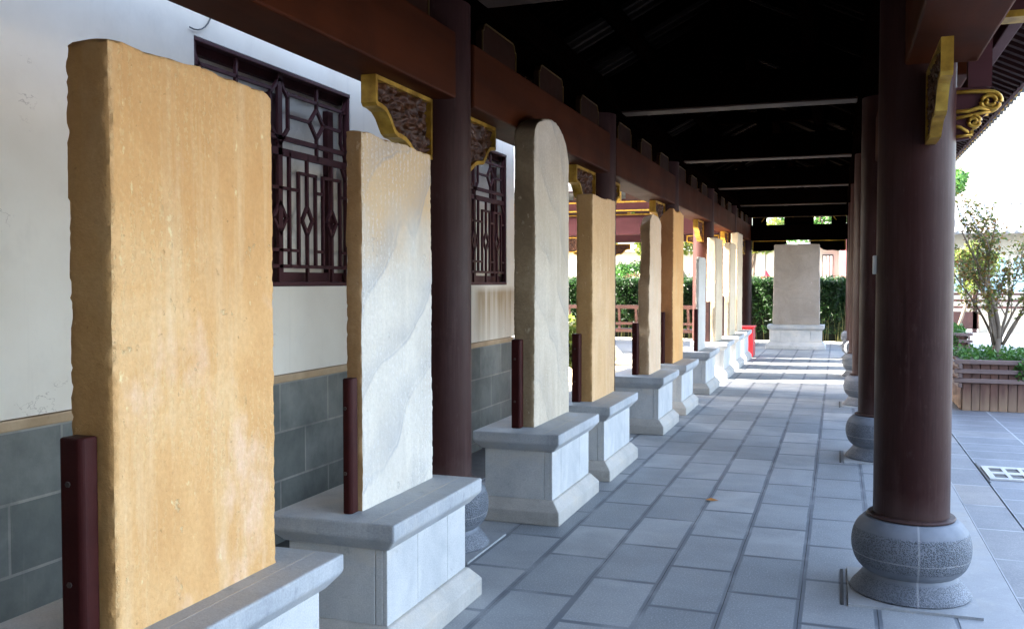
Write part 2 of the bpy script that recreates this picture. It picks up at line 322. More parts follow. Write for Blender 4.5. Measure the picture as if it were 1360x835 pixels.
M['s_cream'] = stele_mat('cream_sandstone', ((.54, .42, .27), (.62, .50, .35), (.68, .57, .43)), (.62, .55, .44), None, None, .5)
M['s_rose'] = stele_mat('rosy_grey_slab', ((.235, .20, .17), (.30, .26, .225), (.36, .315, .275)), (.38, .34, .31), None, ((.24, .215, .19), 1.2, 1.6, 2.6, .2, .10, .25), .5)

# ------------------------------------------------------------------ geometry helpers
ORG = {}
class MB:
    def __init__(s): s.v = []; s.f = []; s.mi = []
    def add(s, vs, fs, mi=0):
        o = len(s.v); s.v += [tuple(p) for p in vs]
        for f in fs: s.f.append(tuple(i+o for i in f)); s.mi.append(mi)
        return s
    def box(s, x0, x1, y0, y1, z0, z1, mi=0):
        x0, x1 = min(x0, x1), max(x0, x1); y0, y1 = min(y0, y1), max(y0, y1); z0, z1 = min(z0, z1), max(z0, z1)
        return s.add([(x0, y0, z0), (x1, y0, z0), (x1, y1, z0), (x0, y1, z0), (x0, y0, z1), (x1, y0, z1), (x1, y1, z1), (x0, y1, z1)],
                     [(0, 3, 2, 1), (4, 5, 6, 7), (0, 1, 5, 4), (1, 2, 6, 5), (2, 3, 7, 6), (3, 0, 4, 7)], mi)
    def loft(s, secs, mi=0):     # secs: list of (x0,x1,y0,y1,z)
        vs = []; fs = []
        for (x0, x1, y0, y1, z) in secs: vs += [(x0, y0, z), (x1, y0, z), (x1, y1, z), (x0, y1, z)]
        fs.append((3, 2, 1, 0)); n = len(secs)
        for i in range(n-1):
            for j in range(4):
                a = i*4+j; b = i*4+(j+1) % 4; fs.append((a, b, b+4, a+4))
        o = (n-1)*4; fs.append((o, o+1, o+2, o+3)); return s.add(vs, fs, mi)
    def prism(s, pts, axis, a, b, mi=0):     # pts 2D polygon (ccw) extruded along axis from a to b
        n = len(pts); P = []
        for h in (a, b):
            for (u, v) in pts:
                P.append({0: (h, u, v), 1: (u, h, v), 2: (u, v, h)}[axis])
        fs = [tuple(range(n))[::-1], tuple(range(n, 2*n))]
        for i in range(n):
            j = (i+1) % n; fs.append((i, j, j+n, i+n))
        return s.add(P, fs, mi)
    def tube(s, pts, rad, seg=8, mi=0, cap=True):
        pts = [Vector(p) for p in pts]; n = len(pts)
        if not isinstance(rad, (list, tuple)): rad = [rad]*n
        vs = []; fs = []; up = Vector((0, 0, 1))
        for i, p in enumerate(pts):
            t = (pts[min(i+1, n-1)]-pts[max(i-1, 0)]).normalized()
            a = t.cross(up if abs(t.z) < .95 else Vector((1, 0, 0))).normalized(); b = t.cross(a)
            for j in range(seg):
                th = 2*math.pi*j/seg; vs.append(p+a*(rad[i]*math.cos(th))+b*(rad[i]*math.sin(th)))
        for i in range(n-1):
            for j in range(seg):
                q = (j+1) % seg; fs.append((i*seg+j, i*seg+q, (i+1)*seg+q, (i+1)*seg+j))
        if cap: fs.append(tuple(range(seg))[::-1]); fs.append(tuple(range((n-1)*seg, n*seg)))
        return s.add(vs, fs, mi)
    def lathe(s, prof, cx, cy, seg=48, mi=0):     # prof (r,z)
        vs = []; fs = []; n = len(prof)
        for (r, z) in prof:
            for j in range(seg):
                th = 2*math.pi*j/seg; vs.append((cx+r*math.cos(th), cy+r*math.sin(th), z))
        for i in range(n-1):
            for j in range(seg):
                q = (j+1) % seg; fs.append((i*seg+j, i*seg+q, (i+1)*seg+q, (i+1)*seg+j))
        fs.append(tuple(range(seg))[::-1]); fs.append(tuple(range((n-1)*seg, n*seg)))
        return s.add(vs, fs, mi)
    def bar(s, axis_x, p, q, wdt, dep, mi=0):   # flat bar in a plane x=axis_x from p to q (y,z), width wdt, depth dep in x
        (y0, z0), (y1, z1) = p, q; L = math.hypot(y1-y0, z1-z0)
        ny, nz = -(z1-z0)/L*wdt/2, (y1-y0)/L*wdt/2; ey, ez = (y1-y0)/L*wdt*.3, (z1-z0)/L*wdt*.3
        pts = [(y0-ey+ny, z0-ez+nz), (y0-ey-ny, z0-ez-nz), (y1+ey-ny, z1+ez-nz), (y1+ey+ny, z1+ez+nz)]
        return s.prism(pts, 0, axis_x-dep/2, axis_x+dep/2, mi)
    def mesh(s, name, off=(0, 0, 0)):
        me = bpy.data.meshes.new(name); me.from_pydata([(a-off[0], b-off[1], c-off[2]) for a, b, c in s.v], [], s.f)
        me.polygons.foreach_set('material_index', s.mi)
        bm = bmesh.new(); bm.from_mesh(me); bmesh.ops.recalc_face_normals(bm, faces=bm.faces); bm.to_mesh(me); bm.free()
        me.update(); return me

def tag(o, label=None, cat=None, group=None, kind=None):
    if label: o['label'] = label
    if cat: o['category'] = cat
    if group: o['group'] = group
    if kind: o['kind'] = kind
    return o
def thing(name, loc, label, cat, group=None, kind=None):
    o = bpy.data.objects.new(name, None); COL.objects.link(o); o.location = loc; ORG[o.name] = Vector(loc); o.empty_display_size = .1
    return tag(o, label, cat, group, kind)
def obj(name, mb, mats, parent=None, smooth=False, bevel=0, off=(0, 0, 0)):
    if parent: off = ORG[parent.name]
    me = mb.mesh(name, off) if isinstance(mb, MB) else mb
    o = bpy.data.objects.new(name, me); COL.objects.link(o)
    for m in (mats if isinstance(mats, (list, tuple)) else [mats]):
        if len(me.materials) < (len(mats) if isinstance(mats, (list, tuple)) else 1): me.materials.append(m)
    if parent: o.parent = parent; ORG[o.name] = Vector(off)
    else: o.location = off; ORG[o.name] = Vector(off)
    if smooth:
        me.polygons.foreach_set('use_smooth', [True]*len(me.polygons))
        if smooth != 'all':
            me.set_sharp_from_angle(angle=R(40))
    if bevel:
        b = o.modifiers.new('bevel', 'BEVEL'); b.width = bevel; b.segments = 2; b.limit_method = 'ANGLE'; b.angle_limit = R(35)
    return o
def inst(name, me, parent, loc, rz=0):
    o = bpy.data.objects.new(name, me); COL.objects.link(o); o.parent = parent; o.location = Vector(loc)-ORG[parent.name]; o.rotation_euler.z = rz
    ORG[o.name] = Vector(loc); return o
def setting(name, mb, m): return tag(obj(name, mb, m), kind='structure')

def leaves(name, pts, size, m, parent=None, aspect=.5, up=.0, droop=0., off=(0, 0, 0)):
    pts = np.asarray(pts, float); n = len(pts)
    if parent: off = ORG[parent.name]
    d = rng.normal(size=(n, 3)); d[:, 2] = d[:, 2]*.7+up-droop; d /= np.linalg.norm(d, axis=1)[:, None]
    r = rng.normal(size=(n, 3)); b = np.cross(d, r); b /= np.linalg.norm(b, axis=1)[:, None]
    s = size*rng.uniform(.6, 1.3, n)[:, None]
    P = pts-np.array(off)
    nrm = np.cross(d, b)
    V = np.stack([P, P+d*s*.5+b*s*aspect*.5+nrm*s*.08, P+d*s, P+d*s*.5-b*s*aspect*.5+nrm*s*.08], 1).reshape(-1, 3)
    me = bpy.data.meshes.new(name); me.vertices.add(4*n); me.vertices.foreach_set('co', V.ravel())
    me.loops.add(4*n); me.loops.foreach_set('vertex_index', np.arange(4*n, dtype=np.int32))
    me.polygons.add(n); me.polygons.foreach_set('loop_start', np.arange(0, 4*n, 4, dtype=np.int32))
    me.update(); me.validate()
    o = bpy.data.objects.new(name, me); COL.objects.link(o); me.materials.append(m)
    if parent: o.parent = parent
    else: o.location = off
    return o
def clumps(centers, rad, n, flat=.8):
    out = []
    for c, rr in zip(centers, rad):
        v = rng.normal(size=(n, 3)); v /= np.linalg.norm(v, axis=1)[:, None]
        out.append(np.array(c)+v*(rng.uniform(.25, 1, n)**.5)[:, None]*rr*np.array([1, 1, flat]))
    return np.concatenate(out)

# ------------------------------------------------------------------ ground
setting('ground', MB().box(-400, 400, -400, 400, -.6, -.10), M['gravel'])
setting('corridor_floor', MB().box(-2.55, .520, -6, 23.9, -.098, 0), M['floor'])
setting('border_stone_strip', MB().box(.523, .813, -6, 23.9, -.098, 0), M['border'])
setting('courtyard_edge_paving', MB().box(.817, 1.078, -6, 40, -.098, -.002), M['court_in'])
setting('courtyard_paving', MB().box(1.090, 30, -12, 60, -.098, -.002), M['court'])
setting('gutter', MB().box(-3.19, -2.553, -6, 9.1, -.099, -.085), M['gutter'])
setting('wing_floor', MB().box(-14, -2.553, 18.9, 23.9, -.098, .0), M['border'])
setting('garden_path', MB().box(-2.95, -2.553, 9.2, 18.89, -.098, -.01), M['border'])

# ------------------------------------------------------------------ covered corridor
Y = [1.215+3.615*i for i in range(7)]       # column rows: 1.215, 4.83, 8.445, 12.06, 15.675, 19.29, 22.905
XL, XR = -2.127, .345
cor = thing('covered_corridor', (-.89, 10, 0), 'dark timber covered corridor with a row of thick brown columns and gold trimmed beams', 'corridor')
ZB, ZT = 2.50, 2.86
def lbeam(side): return (-2.27, -1.975) if side < 0 else (.28, .59)
# columns and their stone bases
prof_col = [(.172, .385), (.172, 1.4), (.170, 3.05)]
prof_ring = [(.172, .372), (.196, .374), (.200, .381), (.194, .387), (.1735, .390)]
t = [(.268, .0125), (.273, .020), (.266, .034), (.247, .055), (.228, .078), (.214, .100), (.208, .112)]
for i in range(15):
    a = -1.22+2.36*i/14; t.append((.190+.080*math.cos(a), .240+.128*math.sin(a)))
t += [(.214, .366), (.206, .3715)]
prof_drum = t
mcol = MB().lathe(prof_col, 0, 0, 56).mesh('column'); mcol.materials.append(M['column'])
mdrum = MB().lathe(prof_drum, 0, 0, 64).mesh('drum'); mdrum.materials.append(M['drum'])
mring = MB().lathe(prof_ring, 0, 0, 56).mesh('ring'); mring.materials.append(M['column'])
mplate = MB().box(-.283, .283, -.302, .302, 0, .012).mesh('plate'); mplate.materials.append(M['border'])
for me in (mcol, mdrum, mring): me.polygons.foreach_set('use_smooth', [True]*len(me.polygons)); me.set_sharp_from_angle(angle=R(35))
for x in (XL, XR):
    for y in Y:
        if x > 0 and y < 2: continue
        c = inst('column', mcol, cor, (x, y, 0))
        for nm, me in (('stone_drum_base', mdrum), ('wooden_ring', mring), ('base_plate', mplate)):
            o = bpy.data.objects.new(nm, me); COL.objects.link(o); o.parent = c
# longitudinal beams (one per bay and side), boards over them, upper beams
for side in (-1, 1):
    x0, x1 = lbeam(side); xc = (XL, XR)[side > 0]
    xi = x1 if side < 0 else x0
    for i in range(-1, 6):
        ya = Y[i]+.13 if i >= 0 else -4.5; yb = Y[i+1]-.13
        obj('beam', MB().box(x0, x1, ya, yb, ZB, ZT), M['beam_y'], cor, bevel=.012)
        # cloud-shaped boards with gold edge between the two beams
        L = yb-ya; n = 3
        for j in range(n):
            mb = MB(); mg = MB()
            yc = ya+L*(j+.5)/n; hw = L/n*.27; z0, z1 = ZT+.002, 3.055
            xb = (xi-.07) if side < 0 else (xi+.07)
            pts = [(yc-hw, z0), (yc+hw, z0), (yc+hw, z1-.05), (yc+hw-.02, z1-.045), (yc+hw-.035, z1-.012), (yc+hw-.06, z1), (yc-hw+.06, z1), (yc-hw+.035, z1-.012), (yc-hw+.02, z1-.045), (yc-hw, z1-.05)]
            mb.prism(pts, 0, xb-.02, xb+.02)
            edge = pts[1:]+[pts[0]]
            fx = xb+.02*(-side)
            for p, q in zip(edge[:-1], edge[1:]): mg.bar(fx+.002*(-side), p, q, .008, .008)
            pb = obj('cloud_board', mb, M['board'], cor)
            obj('gold_edge', mg, M['dimgold'], pb)
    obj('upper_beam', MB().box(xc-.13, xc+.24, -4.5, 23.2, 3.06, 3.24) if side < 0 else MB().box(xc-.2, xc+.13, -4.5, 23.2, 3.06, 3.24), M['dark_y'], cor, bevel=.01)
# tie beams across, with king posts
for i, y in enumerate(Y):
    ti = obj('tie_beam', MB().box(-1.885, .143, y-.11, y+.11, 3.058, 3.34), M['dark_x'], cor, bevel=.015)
    obj('bounce_strip', MB().box(-1.88, .138, y-.10, y+.10, 3.040, 3.0575), M['tieboard'], ti, bevel=.006)  # thin strip added so the beam underside looks lit from the floor
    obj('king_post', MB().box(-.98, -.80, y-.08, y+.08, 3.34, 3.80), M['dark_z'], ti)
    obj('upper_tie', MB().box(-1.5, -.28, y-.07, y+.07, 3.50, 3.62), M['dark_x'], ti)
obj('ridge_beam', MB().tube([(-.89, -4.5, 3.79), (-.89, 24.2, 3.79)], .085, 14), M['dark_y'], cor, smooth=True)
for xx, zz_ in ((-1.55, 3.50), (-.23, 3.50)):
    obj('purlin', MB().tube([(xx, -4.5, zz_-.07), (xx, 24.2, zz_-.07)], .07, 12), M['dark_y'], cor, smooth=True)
# roof
SL = .5
def rz(x): return 3.91-SL*abs(x+.89)
EL, ER = -2.80, 1.155
for (xa, xb, nm) in ((EL, -.89, 'roof_slope'), (-.89, ER, 'roof_slope')):
    mb = MB().prism([(xa, rz(xa)+.0), (xb, rz(xb)+.0), (xb, rz(xb)+.06), (xa, rz(xa)+.06)], 1, -5, 24.4)
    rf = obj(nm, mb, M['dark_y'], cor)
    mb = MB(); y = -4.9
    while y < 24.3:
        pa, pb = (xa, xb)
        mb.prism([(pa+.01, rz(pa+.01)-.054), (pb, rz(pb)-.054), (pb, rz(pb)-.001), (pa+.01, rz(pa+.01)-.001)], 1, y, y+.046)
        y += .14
    obj('rafters', mb, M['rafter_glint'], rf)
    if xb > 0:
        mb = MB(); y = -4.9
        while y < 24.3:
            mb.prism([(.62, rz(.62)-.056), (.62, rz(.62)-.002), (xb-.004, rz(xb-.004)-.002), (xb-.004, rz(xb-.004)-.056)], 1, y-.004, y+.050); y += .14
        mb.prism([(.60, rz(.6)-.012), (.60, rz(.6)-.004), (xb-.004, rz(xb-.004)-.004), (xb-.004, rz(xb-.004)-.012)], 1, -4.95, 24.3)
        obj('eave_rafters', mb, M['rafter'], rf)
    mb = MB(); y = -4.95
    mb.prism([(xa, rz(xa)+.062), (xb, rz(xb)+.062), (xb, rz(xb)+.10), (xa, rz(xa)+.10)], 1, -5, 24.4)
    while y < 24.3:
        mb.tube([(xa-.02*(1 if xa < -1 else 0), y, rz(xa)+.12), (xb+.02*(1 if xb > 0 else 0), y, rz(xb)+.12)], .045, 8); y += .20
    obj('roof_tiles', mb, M['roof_tile'], rf, smooth=True)
    # eave board and drip tiles
    xe = xa if xa < -1 else xb; sg = -1 if xa < -1 else 1
    ev = obj('eave_board', MB().box(xe, xe+.03*sg, -5, 24.4, rz(xe)-.05, rz(xe)+.05), M['lat_y'], rf)
    mb = MB(); y = -4.95
    while y < 24.3:
        mb.box(xe+.031*sg, xe+.05*sg, y-.028, y+.028, rz(xe)-.045, rz(xe)+.0); y += .19
    obj('gold_rafter_ends', mb, M['gold'], ev)
    mb = MB(); y = -4.85
    while y < 24.3:
        pts = [(y-.055, rz(xe)+.065), (y-.05, rz(xe)+.02), (y-.028, rz(xe)-.02), (y, rz(xe)-.045), (y+.028, rz(xe)-.02), (y+.05, rz(xe)+.02), (y+.055, rz(xe)+.065)]
        mb.prism(pts[::-1], 0, xe+.055*sg, xe+.075*sg); y += .15
    obj('drip_tiles', mb, M['roof_tile'], ev)
obj('ridge_tiles', MB().box(-1.02, -.76, -5, 24.4, 3.93, 4.14), M['roof_tile'], cor)
# eave purlin carried by stub beams on the courtyard side
obj('eave_purlin', MB().box(.835, .905, -4.5, 24, 2.86, 2.985), M['lat_y'], cor, bevel=.006)
def spiral(cx, cz, r0, r1, turns, a0, n=40, cw=1):
    return [(cx+(r0+(r1-r0)*i/n)*math.cos(a0+cw*2*math.pi*turns*i/n), cz+(r0+(r1-r0)*i/n)*math.sin(a0+cw*2*math.pi*turns*i/n)) for i in range(n+1)]
for y in Y:
    sb = obj('stub_beam', MB().box(.592, 1.02, y-.06, y+.06, 2.715, 2.855), M['lat_x'], cor, bevel=.006)
    mb = MB().box(.594, 1.025, y-.063, y+.063, 2.705, 2.735).box(1.0205, 1.03, y-.063, y+.063, 2.735, 2.857)
    obj('gold_end', mb, M['gold'], sb)
    mg = MB()
    def ribbon(pts, wd):
        pts = [(a_, 2.29+(b_-2.29)*.86-.004) for a_, b_ in pts]; mg.tube([(px, y-.035, pz) for px, pz in pts], wd, 8); mg.tube([(px, y+.035, pz) for px, pz in pts], wd, 8)
    ribbon([(.50, 2.405), (.58, 2.405), (.645, 2.400)]+spiral(.652, 2.347, .052, .012, 1.9, math.pi/2, 36, -1), .010)
    ribbon([(.50, 2.30), (.56, 2.30), (.61, 2.315), (.65, 2.298)], .010)
    ribbon([(.50, 2.262), (.56, 2.275), (.61, 2.285), (.655, 2.292)], .008)
    ribbon(spiral(.585, 2.243, .032, .008, 1.6, math.pi/2, 28, -1), .009)
    ribbon([(.50, 2.225), (.53, 2.215), (.56, 2.19), (.58, 2.172), (.54, 2.168), (.50, 2.165)], .008)
    mk = MB().prism([(.49, 2.41), (.645, 2.40), (.69, 2.37), (.70, 2.34), (.66, 2.30), (.60, 2.24), (.57, 2.20), (.57, 2.17), (.49, 2.16)][::-1], 1, y-.026, y+.026)
    mk.box(.56, .66, y-.03, y+.03, 2.405, 2.714)
    sc = obj('scroll_bracket', mk, M['lat_x'], cor)
    obj('gold_scroll', mg, M['gold'], sc, smooth='all')
# carved corner brackets under the beams
OUT = [(0, .328), (.66, .328), (.66, .195), (.645, .180), (.60, .176), (.555, .166), (.515, .140), (.485, .105), (.455, .075), (.42, .062), (.375, .060), (.33, .052), (.29, .036), (.255, .016), (.225, 0), (0, 0)]
def bracket_meshes(th, L=1.0):
    # local: y = distance from the column surface, z up from the bracket foot; x thickness centred
    o2 = [(a*L, b) for a, b in OUT]
    # gold rim: frame between outline and inset outline
    n = len(o2); ins = []
    for i in range(n):
        p0, p1, p2 = Vector(o2[i-1]), Vector(o2[i]), Vector(o2[(i+1) % n])
        d1 = (p1-p0).normalized(); d2 = (p2-p1).normalized(); n1 = Vector((-d1.y, d1.x)); n2 = Vector((-d2.y, d2.x)); m = (n1+n2)
        m = m.normalized()/max(.5, m.normalized().dot(n1)); ins.append(p1-m*-1*(-.022))
    # orientation test: inset must lie inside
    cx = Vector((.25*L, .2))
    if (ins[0]-cx).length > (Vector(o2[0])-cx).length: ins = [2*Vector(o2[i])-ins[i] for i in range(n)]
    g = MB(); h = th/2
    vs = []; fs = []
    for x in (-h, h):
        for p in o2: vs.append((x, p[0], p[1]))
        for p in ins: vs.append((x, p[0], p[1]))
    for i in range(n):
        j = (i+1) % n
        fs += [(i, j, n+j, n+i), (2*n+i, 3*n+i, 3*n+j, 2*n+j), (i, 2*n+i, 2*n+j, j), (n+i, n+j, 3*n+j, 3*n+i)]
    g.add(vs, fs)
    # carved panel: displaced grids on both faces
    c = MB(); ny, nz = 72, 40
    def low(y):
        for (a, b), (a2, b2) in zip(o2[1:-1], o2[2:]):
            if a2 <= y <= a and a > a2: return b2+(b-b2)*(y-a2)/(a-a2)
        return 0
    for sgn in (-1, 1):
        vs = []; fs = []
        for iy in range(ny+1):
            y = .012+(.636*L)*iy/ny; zl = low(y)+.012; zh = .328-.012
            for iz in range(nz+1):
                z = zl+(zh-zl)*iz/nz
                p = Vector((y*21, z*17, sgn*3.3)); ws = noise.noise_vector(p*.7)
                q = p+ws*1.2
                h2 = abs(noise.noise(q*1.0))*1.5+.45*abs(noise.noise(q*2.7))
                vs.append((sgn*(h-.046+.042*min(1, h2*1.3)), y, z))
        for iy in range(ny):
            for iz in range(nz):
                a = iy*(nz+1)+iz; fs.append((a, a+1, a+nz+2, a+nz+1))
        c.add(vs, fs)
    return g, c
for (side, th, foot) in ((-1, .08, 2.17), (1, .046, 2.13)):
    xcb = -2.14 if side < 0 else .392
    g, c = bracket_meshes(th)
    gm = g.mesh('gold_frame'); gm.materials.append(M['gold']); cm = c.mesh('carved_panel'); cm.materials.append(M['carve'])
    cm.polygons.foreach_set('use_smooth', [True]*len(cm.polygons))
    for i, y in enumerate(Y):
        for dirn in (-1, 1):
            if i == 0 and dirn < 0: continue
            if i == 6 and dirn > 0: continue
            o = inst('beam_bracket', gm, cor, (xcb, y+dirn*.168, foot), 0 if dirn > 0 else math.pi)
            p = bpy.data.objects.new('carved_panel', cm); COL.objects.link(p); p.parent = o
# end frame at the last row: cross beam, hanging boards, lattice band
ye = Y[6]
obj('end_beam', MB().box(-1.97, .19, ye-.12, ye+.12, ZB, ZT), M['dark_x'], cor, bevel=.01)
HB = [(0, .40), (.79, .40), (.79, .31), (.70, .30), (.62, .262), (.55, .20), (.50, .168), (.42, .150), (.30, .155), (.16, .140), (0, .150)]
for sgn, xs in ((1, -1.95), (-1, .17)):
    pts = [(xs+sgn*a, 2.09+b+.008) for a, b in HB]
    if sgn > 0: pts = pts[::-1]
    hb = obj('hanging_board', MB().prism(pts, 1, ye-.025, ye+.025), M['dark_x'], cor)
    mg = MB(); a0, b0 = xs+sgn*.012, xs+sgn*.78
    mg.box(min(a0, a0+sgn*.014), max(a0, a0+sgn*.014), ye-.034, ye-.022, 2.25, 2.49).box(min(a0, b0), max(a0, b0), ye-.034, ye-.022, 2.474, 2.488)
    obj('gold_edge', mg, M['gold'], hb)
EG = [((-1.95, 3.045), (-1.66, 3.045)), ((-1.66, 3.045), (-1.74, 2.93)), ((-1.22, 3.045), (-.55, 3.045)), ((-.12, 3.045), (.17, 3.045)), ((-.12, 3.045), (-.05, 2.95))]
for (a, b), gl in (((-1.95, -1.62), EG[:2]), ((-1.22, -.55), EG[2:3]), ((-.16, .17), EG[3:])):
    eb = obj('end_panel', MB().box(a, b, ye-.02, ye+.02, ZT, 3.058), M['dark_x'], cor)
    mg = MB()
    for p, q in gl:
        L = math.hypot(q[0]-p[0], q[1]-p[1]); nx, nz = -(q[1]-p[1])/L*.007, (q[0]-p[0])/L*.007
        mg.prism([(p[0]+nx, p[1]+nz), (p[0]-nx, p[1]-nz), (q[0]-nx, q[1]-nz), (q[0]+nx, q[1]+nz)], 1, ye-.035, ye-.0205)
    obj('gold_edge', mg, M['gold'], eb)
sb = MB().box(.158, .178, 4.81, 4.85, 1.54, 1.63)
tag(obj('switch_box', sb, M['white_metal'], None, bevel=.004), 'small white box fixed low on the inner side of the nearest right column', 'box')

# ------------------------------------------------------------------ wing corridor leading left at the far end
wg = thing('side_corridor', (-8, 21, 0), 'sunlit covered corridor wing leading left behind the garden with mauve beams', 'corridor')
WX = [-5.74, -9.36, -12.97]
for y in (19.29, 22.905):
    for x in WX:
        c = inst('column', mcol, wg, (x, y, 0))
        for nm, me in (('stone_drum_base', mdrum), ('wooden_ring', mring), ('base_plate', mplate)):
            o = bpy.data.objects.new(nm, me); COL.objects.link(o); o.parent = c
    xs = [-2.30]+WX
    for a, b in zip(xs[:-1], xs[1:]):
        a2 = a-.13 if a < -3 else a-.01
        obj('beam', MB().box(b+.13, a2, y-.13, y+.13, ZB, ZT), M['lat_x'], wg, bevel=.01)
        g_ = MB().box(b+.1, a2, y-.15, y-.131, 2.99, 3.02).box(b+.1, a2, y-.15, y-.131, 3.17, 3.20)
        up = obj('upper_beam', MB().box(b+.1, a2, y-.13, y+.13, 2.985, 3.205), M['lat_x'], wg)
        obj('gold_strip', g_, M['gold'], up)
        mb = MB(); n = 5
        for j in range(n):
            xx = b+.3+(a2-b-.6)*(j+.5)/n; mb.box(xx-.2, xx+.2, y-.10, y+.02, 3.205, 3.42)
        obj('panel_boards', mb, M['rail'], wg)
        mb = MB()
        for j in range(n-1):
            xx = b+.3+(a2-b-.6)*(j+1)/n; mb.box(xx-.10, xx-.02, y-.12, y-.02, 3.206, 3.41)
        obj('gold_blocks', mb, M['gold'], wg)
        obj('top_beam', MB().box(b, a2, y-.1, y+.1, 3.43, 3.58), M['lat_x'], wg)
    for x in WX:
        for dirn in (-1, 1):
            o = inst('beam_bracket', gm, wg, (x+dirn*.168, y, 2.14), -math.pi/2 if dirn > 0 else math.pi/2)
            p = bpy.data.objects.new('carved_panel', cm); COL.objects.link(p); p.parent = o
    o = inst('beam_bracket', gm, wg, (-2.30, y, 2.14), math.pi/2)
    p = bpy.data.objects.new('carved_panel', cm); COL.objects.link(p); p.parent = o
for (ya, yb) in ((18.55, 21.1), (21.1, 23.7)):
    f = lambda yy: 4.45-.42*abs(yy-21.1)
    mb = MB().prism([(ya, f(ya)), (yb, f(yb)), (yb, f(yb)+.12), (ya, f(ya)+.12)], 0, -14, -2.9)
    obj('roof_slope', mb, M['roof_tile'], wg)
# railing between the wing's columns
for (xa, xb, nm) in ((-5.56, -2.42, 'bench railing of red brown wood between the lit column and the garden'), (-9.18, -5.92, 'bench railing of red brown wood in the farther bay of the side corridor')):
    rl = thing('bench_railing', ((xa+xb)/2, 19.2, 0), nm, 'railing', 'railings of the side corridor')
    yy = 19.10
    obj('top_rail', MB().box(xa, xb, yy-.05, yy+.03, .95, 1.03), M['rail'], rl, bevel=.008)
    obj('middle_rail', MB().box(xa, xb, yy-.03, yy+.03, .62, .67), M['rail'], rl)
    obj('seat', MB().box(xa, xb, yy, yy+.38, .46, .53), M['rail'], rl, bevel=.006)
    x = xa+.15
    while x < xb:
        obj('baluster', MB().prism([(yy-.02, .53), (yy+.03, .53), (yy+.06, .68), (yy+.03, .82), (yy-.01, .95), (yy-.05, .95), (yy-.01, .8), (yy+.015, .68)], 0, x-.025, x+.025), M['rail'], rl); x += .36
    for x in (xa+.3, (xa+xb)/2, xb-.3): obj('leg', MB().box(x-.05, x+.05, yy+.12, yy+.24, 0, .458), M['rail'], rl)

# ------------------------------------------------------------------ garden hall on the left
XW = -3.2
hall = thing('garden_hall', (-6, 4, 0), 'cream plastered hall wall with grey brick dado and dark lattice windows', 'building')
WIN = [(4.07, 5.72), (7.28, 8.935)]; Z0, Z1, ZD = 1.475, 2.795, .889
mb = MB(); y0, y1, top = -6, 9.165, 3.5; t_ = .32
mb.box(XW-t_, XW, y0, y1, ZD+.05, Z0).box(XW-t_, XW, y0, y1, Z1, top)
ys = [y0]+[a for w_ in WIN for a in w_]+[y1]
for a, b in zip(ys[::2], ys[1::2]): mb.box(XW-t_, XW, a, b, Z0, Z1)
obj('wall', mb, M['plaster'], hall)
obj('end_wall', MB().box(-6.5, XW-t_-.002, 8.82, 9.118, ZD, top), M['plaster'], hall)
obj('brick_dado', MB().box(XW-t_, XW+.004, y0, 9.125, -.1, ZD), M['dado'], hall)
obj('tan_ledge', MB().box(XW-t_, XW+.010, y0, 9.128, ZD, ZD+.045), M['ledge'], hall, bevel=.006)
